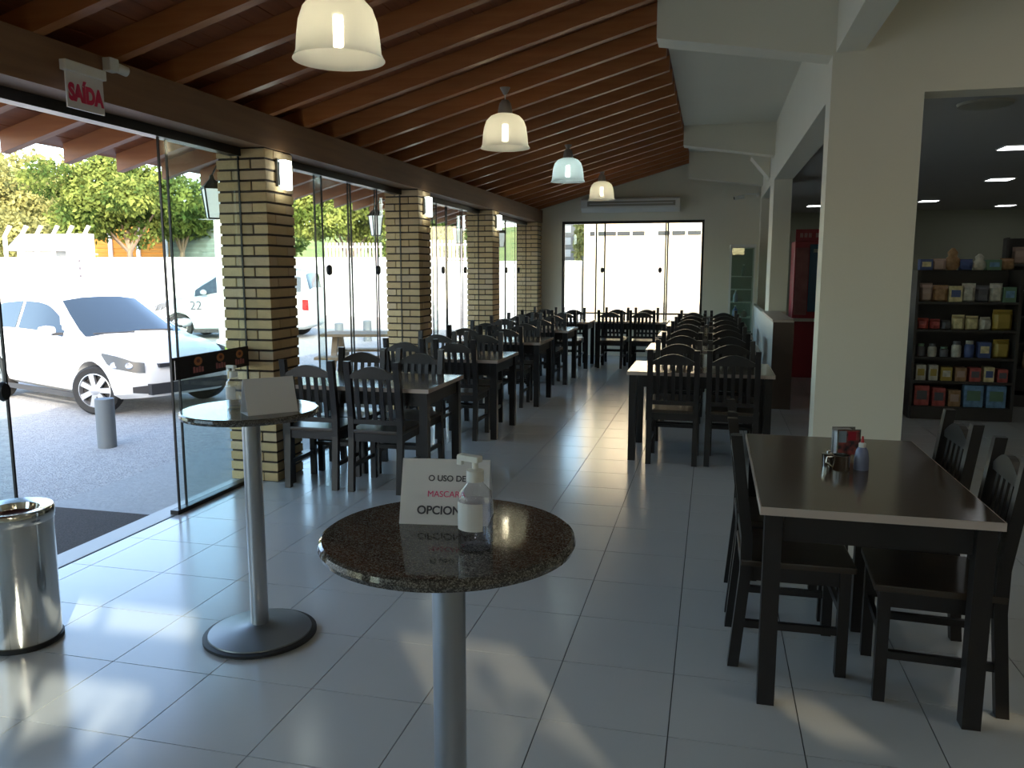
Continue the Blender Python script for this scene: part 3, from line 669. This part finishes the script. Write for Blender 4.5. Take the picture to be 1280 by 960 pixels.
r = empty('counter', (1.95, 10.9, 0)); tag(r, 'low dark glass counter with red front in the shop', 'counter')
MB().box(-.35, .35, -.3, .3, 0, .5).build('front', mat('counter_red', (.12, .015, .015), .4), r); MB().box(-.37, .37, -.32, .32, .9, .93).build('top', mat('counter_top', (.3, .3, .26), .3), r)
MB().box(-.35, .35, -.3, .3, .5, .9).build('showcase', mat('showcase', (.06, .06, .05), .15), r)

# ------------------------------------------------------------------ outdoors: ground
GRAV = mat('gravel', (.45, .44, .42), .95, noise=(22, (.31, .305, .30), (1, 1, 1), .2), bump=(55, .8))
gv = MB().box(-70, 45, -30, 90, GZ-.3, GZ); struct(gv.build('ground', GRAV))
def strip(name, d0, d1, z, m, x0=-700, x1=1500):
    q = []
    for px, d in ((x0, d0), (x1, d0), (x1, d1), (x0, d1)):
        p = V(px, 480, d); q.append((p.x, p.y))
    b = MB(); b.prism(q, 2, GZ-.02, z); return struct(b.build(name, m))
strip('road', 24.5, 32.5, GZ+.012, mat('road_sand', (.50, .43, .36), .9, noise=(.8, (.42, .36, .30), (1, 1, 1), .3)))
# street wall
p0, p1 = V(-260, 480, 34), V(560, 480, 34); ang = math.atan2(p1.y-p0.y, p1.x-p0.x); Lw = math.hypot(p1.x-p0.x, p1.y-p0.y)
OW = mat('street_wall_white', (.80, .78, .75), .8)
r = empty('street_wall', (p0.x, p0.y, GZ), ang); tag(r, 'long low white wall across the road', 'wall')
MB().box(0, Lw, 0, .25, 0, 2.2).build('wall_body', OW, r); MB().box(-.02, Lw+.02, -.03, .28, 2.2, 2.26).build('coping', OW, r)
def onwall(px, off=0, z=0):
    p = V(px, 480, 34+off); return (p.x, p.y, z)
CONC = mat('fence_post_concrete', (.62, .62, .60), .8)
for i, px in enumerate([-40, -18, 3, 22, 42, 60, 80, 98, 118]):
    o = empty('fence_post', onwall(px, .6, GZ), ang); tag(o, 'pale concrete fence post with bent tip behind the white street wall', 'post', 'bent concrete fence posts')
    MB().box(-.06, .06, -.06, .06, 0, 3.15).build('shaft', CONC, o); MB().hexa([(-.06, -.06, 3.15), (.06, -.06, 3.15), (.06, .06, 3.15), (-.06, .06, 3.15), (.20, -.06, 3.6), (.32, -.06, 3.55), (.32, .06, 3.55), (.20, .06, 3.6)]).build('bent_tip', CONC, o)
def house(px, off, w_, d_, h_, col, label, roof=None, rise=0, name='house', roofc=(.7, .7, .68), slats=0, base=0):
    o = empty(name, onwall(px, off, GZ), ang); tag(o, label, 'building')
    m = mat('h_%s_%d' % (name, px), col, .8)
    MB().box(-w_/2, w_/2, 0, d_, 0, h_).build('wall', m, o)
    if roof == 'gable': MB().prism([(-.4, h_), (d_/2, h_+rise), (d_+.4, h_)], 0, -w_/2-.3, w_/2+.3).build('roof', mat('hr_%d' % px, roofc, .7), o)
    if roof == 'flat': MB().box(-w_/2-.2, w_/2+.2, -.3, d_+.2, h_, h_+.25).build('roof', mat('hr_%d' % px, roofc, .7), o)
    for i in range(slats): MB().box(-w_/2+.1, w_/2-.1, -.04, 0, 2.2+i*.22, 2.34+i*.22).build('slat', mat('hs_%d' % px, tuple(v*.72 for v in col), .8), o)
    return o
house(58, 1.2, 1.6, 1.6, 2.55, (.75, .75, .75), 'small shed with bright white gable roof behind the street wall', 'gable', .75, 'shed')
hb = house(172, 9, 4.2, 5, 4.0, (.80, .36, .06), 'orange-yellow building with white pillars behind the street wall', None, 0, 'orange_building', slats=7)
for dx in (-.9, .55, 2.0): MB().box(dx-.1, dx+.1, -.15, -.05, 0, 4.0).build('pillar', OW, hb)
house(254, 7.0, 2.6, 4, 3.9, (.20, .27, .26), 'dull green house with slatted front and white roof edge', 'flat', 0, 'slatted_house', (.8, .8, .8), slats=7)
o = empty('meter_pillar', onwall(115, -.4, GZ), ang); tag(o, 'white meter pillar standing before the street wall', 'pillar')
MB().box(-.42, .42, -.2, .2, 0, 3.2).build('body', OW, o); MB().box(-.5, .5, -.28, .28, 2.35, 2.42).build('ledge', mat('ledge_grey', (.4, .4, .4), .8), o)
for z in (1.45, 1.75, 2.05): MB().box(-.08, .02, -.215, -.2, z, z+.12).build('meter_window', INK, o)
# pink picket fences
PKT = mat('picket_pink', (.62, .52, .55), .7)
def pickets(pa, pb_, depth, zb, h, n, label):
    a, b = V(pa, 480, depth), V(pb_, 480, depth); o = empty('picket_fence', (a.x, a.y, zb), math.atan2(b.y-a.y, b.x-a.x)); L = math.hypot(b.x-a.x, b.y-a.y); tag(o, label, 'fence', 'pale picket fences')
    pm = MB().box(-.035, .035, -.02, .02, .0, h).mesh('picket', PKT)
    for i in range(n): obj('picket', pm, o, (L*(i+.5)/n, 0, 0))
    for z in (.25*h, .8*h): MB().box(0, L, .02, .05, z, z+.07).build('rail', PKT, o)
pickets(411, 482, 33, 1.75, .95, 16, 'pale pink picket fence above the street wall beyond the second window bay')
pickets(505, 590, 30, 1.75, .95, 18, 'pale pink picket fence above the street wall beyond the third window bay')
a, b = V(395, 480, 31.5), V(660, 480, 27); o = empty('street_wall', (a.x, a.y, GZ), math.atan2(b.y-a.y, b.x-a.x)); tag(o, 'white wall carrying the pale picket fences', 'wall')
MB().box(0, (b-a).length, .1, .3, 0, 1.86).build('wall_body', OW, o); MB().box(0, (b-a).length, .06, .34, 1.86, 1.9).build('coping', OW, o)
# road sign pole
p = V(282, 480, 19.5); o = empty('white_pole', (p.x, p.y, GZ)); tag(o, 'tall thin white pole standing on the gravel beside the van', 'pole')
MB().tube((0, 0, 0), (0, 0, 3.3), .09, n=16).build('shaft', OW, o, 50); MB().lathe([(.16, 0), (.16, .08), (.1, .1)], 16).build('foot', CONC, o, 50)
# bollards
BOL = mat('bollard_grey', (.14, .16, .17), .6)
o = empty('bollard', (-5.78, 6.62, GZ)); tag(o, 'short grey steel bollard on the gravel before the white car', 'bollard', 'grey bollards')
MB().tube((0, 0, 0), (0, 0, .48), .088, n=24).build('post', BOL, o, 50); MB().lathe([(.088, .48), (.086, .487), (.05, .491), (0, .492)], 24, cap0=False, cap1=False).build('cap', BOL, o, 50)
for px, dep, t in ((426, 19, 'left of the picnic table'), (461, 20, 'behind the picnic table')):
    p = V(px, 480, dep); o = empty('bollard', (p.x, p.y, GZ)); tag(o, 'short grey bollard on the gravel %s' % t.replace('left of', 'beside'), 'bollard', 'grey bollards')
    MB().tube((0, 0, 0), (0, 0, .5), .1, n=16).build('post', BOL, o, 50)
    MB().lathe([(.1, .5), (.06, .515), (0, .516)], 16, cap0=False, cap1=False).build('cap', BOL, o, 50)
# picnic table and bench
PIC = mat('picnic_wood', (.30, .20, .11), .7)
p = V(468, 480, 12.6); o = empty('picnic_table', (p.x, p.y, GZ), R(14)); tag(o, 'plank picnic table with benches outside the second window bay', 'table')
for i in range(5): MB().box(-.75, .75, -.37+i*.15, -.23+i*.15, .74, .78).build('plank', PIC, o)
for s in (-1, 1):
    MB().box(-.75, .75, s*.62-.13, s*.62+.13, .43, .47).build('bench', PIC, o)
    MB().hexa([(s*.55-.04, -.60, 0), (s*.55+.04, -.60, 0), (s*.55+.04, -.5, 0), (s*.55-.04, -.5, 0), (s*.55-.04, -.2, .74), (s*.55+.04, -.2, .74), (s*.55+.04, -.1, .74), (s*.55-.04, -.1, .74)]).build('leg', PIC, o)
    MB().hexa([(s*.55-.04, .5, 0), (s*.55+.04, .5, 0), (s*.55+.04, .6, 0), (s*.55-.04, .6, 0), (s*.55-.04, .1, .74), (s*.55+.04, .1, .74), (s*.55+.04, .2, .74), (s*.55-.04, .2, .74)]).build('leg', PIC, o)
    MB().box(s*.55-.03, s*.55+.03, -.7, .7, .36, .43).build('crossbar', PIC, o)
p = V(402, 480, 9.6); o = empty('concrete_bench', (p.x, p.y, GZ), R(10)); tag(o, 'low pale concrete bench outside the first window bay', 'bench')
MB().box(-.6, .6, -.2, .2, .38, .46).build('seat', CONC, o, bevel=.01)
for s in (-1, 1): MB().box(s*.42-.06, s*.42+.06, -.17, .17, 0, .38).build('leg', CONC, o)
# wall lanterns on the outer faces of the pillars
LGL = mat('lantern_glow', (.8, .85, .85), .4, emit=(.95, 1, .98), estr=.35)
for i, (y, z, dx) in enumerate([(5.60, 2.02, .17), (8.77, 2.02, .19), (11.9, 2.03, .2), (15.05, 2.06, .36)]):
    o = empty('wall_lantern', (XO-dx, y, z)); tag(o, 'black lantern with lit glass outside the %s brick pillar past the door' % ORD[i], 'lantern', 'black lanterns outside the pillars')
    s = 1.35 if i < 3 else 1.6
    MB().lathe([(.042*s, 0), (.066*s, .16*s)], 4).build('glass', LGL, o)
    MB().lathe([(.085*s, .16*s), (.02*s, .215*s), (.012*s, .24*s)], 4).build('roof', ALU, o)
    MB().lathe([(.046*s, -.012), (.046*s, 0)], 4).build('base', ALU, o)
    e = MB()
    for k in range(4):
        t = k*math.pi/2; e.tube((.043*s*math.cos(t), .043*s*math.sin(t), 0), (.067*s*math.cos(t), .067*s*math.sin(t), .16*s), .005*s, n=6)
    e.build('frame', ALU, o)
    MB().path([(0, 0, .235*s), (dx*.35, 0, .30*s), (dx*.8, 0, .29*s), (dx-.0, 0, .24*s)], .007).build('arm', ALU, o)

# trees
def leaves(n, blobs, size):
    vs = np.zeros((0, 3)); C_ = np.array([b[:3] for b in blobs]); Rr = np.array([b[3:6] for b in blobs])
    wts = Rr.prod(axis=1)**(2/3); idx = rng.choice(len(blobs), n, p=wts/wts.sum())
    d = rng.normal(size=(n, 3)); d /= np.linalg.norm(d, axis=1)[:, None]
    rad = .55+.5*rng.random(n)**.6
    P = C_[idx]+d*Rr[idx]*rad[:, None]
    a = rng.normal(size=(n, 3)); a[:, 2] -= .5; a /= np.linalg.norm(a, axis=1)[:, None]
    b = np.cross(a, d+rng.normal(size=(n, 3))*.5); b /= np.linalg.norm(b, axis=1)[:, None]
    s = size*(.6+.8*rng.random(n))[:, None]
    q = np.stack([P, P+a*s*.5+b*s*.28, P+a*s, P+a*s*.5-b*s*.28], 1).reshape(-1, 3)
    f = np.arange(4*n).reshape(-1, 4)
    me = bpy.data.meshes.new('foliage'); me.from_pydata(q.tolist(), [], f.tolist()); return me
BARK = mat('bark', (.22, .17, .12), .9, noise=(8, (.12, .09, .07), (1, 1, .3), .25), bump=(20, .6))
LF = [leafmat('leaf_yellowgreen', (.10, .14, .03), (.33, .36, .10)), leafmat('leaf_green', (.05, .09, .025), (.22, .27, .07)), leafmat('leaf_olive', (.14, .15, .06), (.36, .35, .13))]
def tree(px, depth, trunk_h, blobs, n, size, lm, label, group='trees across the road', gz=GZ):
    p = V(px, 480, depth); o = empty('leafy_tree', (p.x, p.y, gz), ang); tag(o, label, 'tree', group)
    t = MB(); t.tube((0, 0, 0), (.05, 0, trunk_h), .17, .12, 10)
    for bl in blobs[:8]: t.tube((.05, 0, trunk_h-.1), (bl[0]*.75, bl[1]*.75, bl[2]*.95), .075, .02, 6)
    t.build('trunk', BARK, o, 50)
    f = obj('foliage', leaves(n, blobs, size), o); f.data.materials.append(LF[lm]); f['kind'] = 'stuff'
    return o
def blobs(nb, cx, cz, rx, rz, br, ry=None):
    out = []
    for i in range(nb):
        t = 2*math.pi*i/nb+random.uniform(-.3, .3); q = random.uniform(.2, 1)
        out.append((cx+rx*q*math.cos(t), (ry or rx*.7)*q*math.sin(t), cz+rz*random.uniform(-1, 1), br*random.uniform(.7, 1.2), br*random.uniform(.7, 1.2), br*random.uniform(.55, .9)))
    return out
tree(172, 37.2, 2.6, blobs(15, -.5, 4.9, 3.2, 1.3, 1.25), 16000, .22, 1, 'spreading green tree rising behind the white street wall')
tree(236, 40, 2.6, blobs(7, 0, 4.6, 1.5, 1.2, 1.1), 8000, .22, 1, 'green tree before the slatted house')
tree(20, 50, 2.5, blobs(13, 0, 5.6, 3.6, 2.6, 1.8), 11000, .28, 2, 'olive yellow tree behind the bent fence posts')
tree(85, 56, 2.5, blobs(10, 0, 5.2, 3.2, 2.2, 1.7), 11000, .28, 0, 'yellow-green tree behind the white shed')
tree(345, 44, 2.4, blobs(9, 0, 4.2, 2.0, 1.6, 1.3), 10000, .24, 1, 'dark green tree behind the first window bay wall')
tree(440, 37, 2.4, blobs(14, 0, 4.3, 2.4, 1.2, 1.15), 15000, .21, 0, 'bright yellow-green tree behind the pink picket fence')
tree(548, 38, 2.4, blobs(9, 0, 3.6, 1.3, 1.2, .95), 9000, .21, 1, 'dark leafy tree beyond the third window bay')
# wooded hillside behind
hs = MB(); pts = []
for i in range(25):
    px = -500+i*60; h_ = 12.5-7.0*min(1, max(0, (px+50)/420))+random.uniform(-.5, .5)
    pts.append((V(px, 480, 62), h_))
for (a, ha), (b, hb_) in zip(pts[:-1], pts[1:]):
    c, d = a+(a-CAM)*.35, b+(b-CAM)*.35
    hs.hexa([(a.x, a.y, GZ), (b.x, b.y, GZ), (d.x, d.y, GZ), (c.x, c.y, GZ), (a.x, a.y, ha*.35), (b.x, b.y, hb_*.35), (d.x, d.y, hb_*1.05), (c.x, c.y, ha*1.05)])
o = hs.build('hillside', mat('hill_green', (.16, .22, .06), .9, noise=(.5, (.30, .33, .10), (1, 1, 1), .2), bump=(.8, 1))); struct(o)
f = None
bl = []
for (a, ha) in pts[:12]:
    for q in range(3): bl.append((a.x+random.uniform(-2, 2), a.y+q*4, ha*(.45+.18*q), 2.2, 2.2, 1.5))
f = obj('hillside_woods', leaves(9000, bl, .6)); f.data.materials.append(LF[2]); tag(f, 'sunlit woodland foliage covering the hillside', 'woodland', kind='stuff')
# unseen shrubs outside the added high windows, put there to dapple the sun patches, and grass strip
o = empty('leafy_shrub', (1.55, -4.0, GZ)); tag(o, 'tall leafy shrub outside the added small high windows', 'shrub')
MB().tube((0, 0, 0), (0, 0, 2.6), .05, .03, 8).build('stem', BARK, o)
f = obj('foliage', leaves(420, [(0, 0, 2.95, .55, .4, .38), (.5, .1, 3.1, .4, .3, .22)], .22), o); f.data.materials.append(LF[1]); f['kind'] = 'stuff'
o = empty('leafy_shrub', (3.75, -4.0, GZ)); tag(o, 'unseen thin shrub added to break up sun through the square tinted window', 'shrub')  # foliage added out of view to shape the sun patch
MB().tube((0, 0, 0), (0, 0, 2.7), .05, .03, 8).build('stem', BARK, o)
f = obj('foliage', leaves(150, [(-.1, 0, 3.35, .5, .3, .30)], .22), o); f.data.materials.append(LF[1]); f['kind'] = 'stuff'
p = V(270, 480, 17.3); b = MB()
for i in range(900):
    x, y = random.uniform(-.8, .8), random.uniform(-.5, .5); h_ = random.uniform(.04, .13); a = random.uniform(0, 6.28)
    b.add([(x, y, 0), (x+.02*math.cos(a), y+.02*math.sin(a), 0), (x+random.uniform(-.04, .04), y+random.uniform(-.04, .04), h_)], [(0, 1, 2)])
o = b.build('grass', leafmat('grass_leaf', (.20, .30, .04), (.40, .46, .08)), loc=(p.x, p.y, GZ)); tag(o, 'small patch of bright grass at the foot of the white pole', 'grass', kind='stuff')

# ------------------------------------------------------------------ cars
def tbl(t, x):
    for (a, va), (b, vb) in zip(t[:-1], t[1:]):
        if a <= x <= b:
            k = (x-a)/(b-a); k = k*k*(3-2*k) if len(t) < 4 else k
            return va+(vb-va)*k
    return t[-1][1] if x > t[-1][0] else t[0][1]
def boolean_cut(me, cutters):
    o = bpy.data.objects.new('tmp', me); COL.objects.link(o); tmp = [o]
    for c in cutters:
        co = bpy.data.objects.new('tmpc', c); COL.objects.link(co); tmp.append(co)
        md = o.modifiers.new('b', 'BOOLEAN'); md.operation = 'DIFFERENCE'; md.object = co; md.solver = 'EXACT'
    bpy.context.view_layer.update()
    out = bpy.data.meshes.new_from_object(o.evaluated_get(bpy.context.evaluated_depsgraph_get()))
    for q in tmp: bpy.data.objects.remove(q)
    return out
CARW = mat('car_white', (.66, .67, .68), .28, coat=.5)
CARS = mat('car_silver', (.50, .54, .56), .28, .3, coat=.6)
CGL = mat('car_glass', (.02, .03, .04), .04, spec=.8)
LAMPG = mat('headlamp_glass', (.10, .11, .12), .25, 0)
DPL = mat('dark_plastic', (.03, .03, .032), .5)
TYRE = mat('tyre', (.02, .02, .02), .8); RIM = mat('alloy_rim', (.55, .56, .58), .3, .8)
def car(name, loc, rz, paint, label, kind='hatch', number=True, steer=0):
    r = empty(name, loc, rz); tag(r, label, 'car')
    van = kind == 'van'; L0, L1 = -1.98, 1.95; Wh = .83 if not van else .86
    # lower body: stations along x (forward +x)
    def zt(x):  # top of lower body (bonnet / belt line)
        return tbl([(-2.0, .86), (-1.85, .96), (.55, .93), (.9, .90), (1.55, .79), (1.84, .69), (1.96, .60)], x)+(.14 if van else 0)
    def zb(x): return tbl([(-2.0, .36), (-1.8, .24), (1.5, .20), (1.96, .24)], x)
    def hw(x): return tbl([(-2.0, .62), (-1.9, .74), (-1.5, Wh-.02), (0, Wh), (1.3, Wh-.01), (1.65, Wh-.07), (1.85, Wh-.21), (1.96, Wh-.42)], x)
    xs = [-1.98, -1.93, -1.8, -1.5, -1.1, -.7, -.2, .3, .55, .8, 1.1, 1.35, 1.55, 1.70, 1.82, 1.90, 1.95]
    m = MB(); sec = []
    for x in xs:
        t, b, h = zt(x), zb(x), hw(x); md = b+(t-b)*.55
        pr = [(0, b), (h*.85, b), (h*.97, b+.06), (h, b+.16), (h*1.0, md), (h*.985, t-.13), (h*.95, t-.05), (h*.86, t-.005), (h*.5, t+.025), (0, t+.035)]
        sec.append([(x, y, z) for y, z in pr]+[(x, -y, z) for y, z in pr[-2:0:-1]])
    n = len(sec[0]); vs = [p for s in sec for p in s]
    fs = [(j*n+i, j*n+(i+1) % n, (j+1)*n+(i+1) % n, (j+1)*n+i) for j in range(len(xs)-1) for i in range(n)]+[tuple(range(n-1, -1, -1)), tuple(range((len(xs)-1)*n, len(xs)*n))]
    me = m.add(vs, fs).mesh('body', paint)
    WX = (1.20, -1.27); WR = .30
    cut = []
    for x in WX:
        for s in (-1, 1):
            cut.append(MB().tube((x, s*.50, .29), (x, s*1.1, .29), .365, n=40).mesh('c', DPL))
    me = boolean_cut(me, cut)
    while len(me.materials) < 2: me.materials.append(DPL)
    me.materials[1] = DPL
    me.polygons.foreach_set('use_smooth', [True]*len(me.polygons)); me.set_sharp_from_angle(angle=R(32))
    body = obj('body', me, r)
    # greenhouse
    if not van: gx = [(-1.88, .92, .66, .0), (-1.6, 1.27, .58, 1), (-1.3, 1.40, .55, 1), (-.7, 1.455, .545, 1), (-.25, 1.44, .55, 1), (.0, 1.39, .56, 1), (.90, .90, .70, 0)]
    else: gx = [(-1.97, 1.05, .72, 0), (-1.82, 1.60, .64, 1), (-1.2, 1.72, .62, 1), (-.2, 1.74, .62, 1), (.25, 1.66, .63, 1), (1.05, 1.04, .74, 0)]
    g = MB(); sec = []
    for x, z, wt, _ in gx:
        zbse = min(zt(x)-.03, z-.015); wb_ = hw(x)*.93
        sec.append([(x, wb_, zbse), (x, wb_-(wb_-wt)*.75, zbse+(z-zbse)*.80), (x, wt*.93, z-.02), (x, wt*.5, z+.012), (x, 0, z+.02), (x, -wt*.5, z+.012), (x, -wt*.93, z-.02), (x, -(wb_-(wb_-wt)*.75), zbse+(z-zbse)*.80), (x, -wb_, zbse)])
    n = 9; vs = [p for s in sec for p in s]
    fs = [(j*n+i, j*n+i+1, (j+1)*n+i+1, (j+1)*n+i) for j in range(len(gx)-1) for i in range(n-1)]+[(j*n+n-1, j*n, (j+1)*n, (j+1)*n+n-1) for j in range(len(gx)-1)]+[tuple(range(n)), tuple(range((len(gx)-1)*n, len(gx)*n))]
    cab = g.add(vs, fs).build('cabin', paint, r, 40)
    def sidept(x, f, s, off=.012):     # point on the cabin side, f 0..1 from belt to shoulder
        for (a, b) in zip(sec[:-1], sec[1:]):
            if a[0][0] <= x <= b[0][0]:
                k = (x-a[0][0])/(b[0][0]-a[0][0]); P = Vector(a[0]).lerp(Vector(b[0]), k); Q = Vector(a[1]).lerp(Vector(b[1]), k)
                v = P.lerp(Q, f); return (v.x, s*(v.y+off), v.z)
    ztop = lambda a, b: [sidept(a+(b-a)*i/8, .97, 1) for i in range(9)]
    for s in (-1, 1):
        for a, b in ((-1.5, -.72), (-.64, .50)) if not van else ((-1.75, -.55), (-.48, .8)):
            N = 10; vs = []
            for i in range(N+1):
                x = a+(b-a)*i/N; vs += [sidept(x, .16, s), sidept(x, .97, s)]
            fs = [(2*i, 2*i+2, 2*i+3, 2*i+1) for i in range(N)]
            MB().add(vs, fs).build('side_window', CGL, cab, 30)
    def panel(name, i0, i1, k0, k1, yin):
        A, B = sec[i0], sec[i1]; vs = []
        for f in (k0, k1):
            for q in range(9):
                t = q/8*8; a = Vector(A[q]).lerp(Vector(B[q]), f); a.y *= yin; nrm = Vector((1 if i1 > i0 else -1, 0, .75)).normalized(); vs.append(a+nrm*.012)
        N = 9
        # drop the outermost columns to leave pillars
        fs = [(q, q+1, N+q+1, N+q) for q in range(1, 7)]
        return MB().add(vs, fs).build(name, CGL, cab, 30)
    panel('windscreen', len(gx)-2, len(gx)-1, .06, .93, .93)
    panel('rear_window', 1, 0, .06, .7, .9)
    # lamps, grille, bumper parts
    for s in (-1, 1):
        hl = MB(); pts_t = []; pts_b = []
        for i in range(7):
            x = 1.42+.47*i/6; y = hw(x)*.985+.006; pts_t.append((x+.006, s*(y-.0), tbl([(1.42, .765), (1.6, .745), (1.9, .655)], x)+(.13 if van else 0))); pts_b.append((x+.012, s*(y+.004), tbl([(1.42, .735), (1.54, .60), (1.9, .535)], x)+(.13 if van else 0)))
        hl.add(pts_t+pts_b, [(i, i+1, 7+i+1, 7+i) for i in range(6)]); ho = hl.build('headlamp', LAMPG, r, 30)
        for f in (1.62, 1.78): q = MB().lathe([(.0, 0), (.035, .008), (.045, .0)], 14, cap0=False, cap1=False).build('reflector', RIM, ho, 50); q.location = (f+.014, s*(hw(f)*.985+.012), .625+(.13 if van else 0)); q.rotation_euler = (0, R(65), R(35*s))
        fg = MB(); a_ = [(1.80, .30), (1.80, .37), (1.92, .385), (1.92, .28)]
        fg.add([(x+.012, s*(hw(x)+.004), z) for x, z in a_], [(0, 1, 2, 3)]); fg.build('fog_lamp_recess', DPL, r)
        mi = MB().lathe([(.0, -.11), (.05, -.09), (.065, 0), (.05, .08), (0, .10)], 12, cap0=False, cap1=False).build('mirror', paint, r, 60); mi.location = (.50, s*(Wh+.12), 1.0+(.14 if van else 0)); mi.rotation_euler = (R(90), 0, 0)
        MB().box(.49, .54, s*Wh-.06, s*Wh+.06, .94+(.14 if van else 0), .97+(.14 if van else 0)).build('mirror_arm', DPL, r)
        MB().box(-1.0, .85, s*(Wh-.03)-.01, s*(Wh-.03)+.01, .17, .235).build('sill', DPL, r)
        MB().box(-.46, -.32, s*(Wh+.004)-.012, s*(Wh+.004)+.012, .80, .825).build('door_handle', paint, r)
        tl_ = MB(); tl_.add([(-1.93, s*.752, .70), (-1.93, s*.75, .95), (-1.80, s*.815, .97), (-1.80, s*.82, .72)], [(0, 1, 2, 3)]); tl_.build('tail_lamp', mat('tail_red', (.5, .02, .02), .2), r)
    gz = .13 if van else 0
    MB().box(1.90, 1.975, -.40, .40, .59+gz, .635+gz).build('grille', DPL, r); MB().box(1.90, 1.978, -.52, .52, .27, .40).build('lower_grille', DPL, r)
    MB().prism([(.05*math.cos(t*.5236), .62+gz+.05*math.sin(t*.5236)) for t in range(12)], 0, 1.97, 1.984).build('badge', RIM, r)
    if number: MB().box(1.972, 1.985, -.20, .20, .43, .55).build('number_plate', mat('plate_grey', (.45, .46, .46), .5), r)
    MB().tube((.99, -.1, .955+gz*1.1), (.97, -.62, .965+gz*1.1), .01, n=6).tube((.98, .45, .955+gz*1.1), (.96, .0, .975+gz*1.1), .01, n=6).build('wiper', DPL, r)
    for x in WX:
        for s in (-1, 1):
            wn = empty('wheel'); wn.parent = r; wn.location = (x, s*(Wh-.10), WR); wn.rotation_euler = (R(90 if s < 0 else -90), 0, R(steer) if x > 0 else 0)
            MB().lathe([(.19, -.09), (.27, -.095), (.297, -.07), (.30, 0), (.297, .07), (.27, .095), (.205, .085)], 40, cap0=True, cap1=False).build('tyre', TYRE, wn, 40)
            rm = MB().lathe([(.207, .086), (.198, .088), (.19, .06), (.188, .02)], 40, cap0=False, cap1=False)
            for k in range(7):
                t = 2*math.pi*k/7; c, q = math.cos(t), math.sin(t)
                P = lambda rad, off, z: (rad*c-off*q, rad*q+off*c, z)
                rm.hexa([P(.03, -.03, .04), P(.195, -.036, .045), P(.195, .036, .045), P(.03, .03, .04), P(.03, -.028, .078), P(.195, -.033, .075), P(.195, .033, .075), P(.03, .028, .078)])
            rm.lathe([(.055, .04), (.055, .082), (.04, .088)], 20); rm.build('rim', RIM, wn, 40)
            MB().lathe([(.188, .015), (0, .014)], 24, cap0=False, cap1=False).build('brake_disc', DPL, wn)
    return r
car('parked_car', (-8.08, 9.27, GZ), R(-20), CARW, 'white hatchback parked on the gravel facing the glass door', steer=28)
p = V(305, 480, 21.3)
vn = car('parked_van', (p.x, p.y, GZ), R(192), CARS, 'silver tall van parked further off beyond the white pole', 'van', number=False)
vn.scale = (1.05, 1.05, 1.05)
text('lettering', '22', .30, INK, vn, frame((.75, .872, .72), (-1, 0, 0), (0, 0, 1)))
# ------------------------------------------------------------------ behind the far window
FAC = mat('facade_cream', (.88, .68, .48), .8)
o = empty('white_building', (0, 24, GZ)); tag(o, 'cream building with a row of small vents beyond the far window', 'building')
MB().box(-3.74, 6, 0, 4, 0, 6.0).build('wall', FAC, o); MB().box(-3.8, 6.2, -.25, 4.2, 6.0, 6.2).build('roof_edge', mat('peach', (.75, .52, .38), .8), o)
for a, b in ((-3.57, -3.43), (-3.32, -2.8), (-2.76, -2.39), (-2.32, -1.97), (-1.58, -1.25), (-1.18, -.81), (-.74, -.37)): MB().box(a, b, -.02, 0, 2.74, 2.86).build('vent', DPL, o)
o = empty('yard_wall', (-6.2, 22.5, GZ)); tag(o, 'low white yard wall beyond the far window', 'wall')
MB().box(-2.5, 2.6, 0, .2, 0, 1.95).build('wall_body', OW, o); MB().box(-2.5, 2.6, -.03, .23, 1.95, 2.0).build('coping', OW, o)
o = empty('grey_building', (-5.72, 34, GZ)); tag(o, 'grey multi-storey building behind the yard wall', 'building')
MB().box(-.6, .45, 0, 3, 0, 3.9).build('wall', mat('grey_block', (.10, .10, .10), .8), o)
for i in range(2):
    for j in range(4): MB().box(-.4+i*.5, -.15+i*.5, -.02, 0, 1.8+j*.5, 2.1+j*.5).build('window', mat('grey_win', (.25, .26, .28), .3), o)
tree(722, 29, 1.8, [(0, 0, 2.6, .16, .3, .6), (.02, 0, 3.4, .14, .3, .6)], 900, .15, 2, 'slim yellowish shrub beside the grey building', 'yard plants')
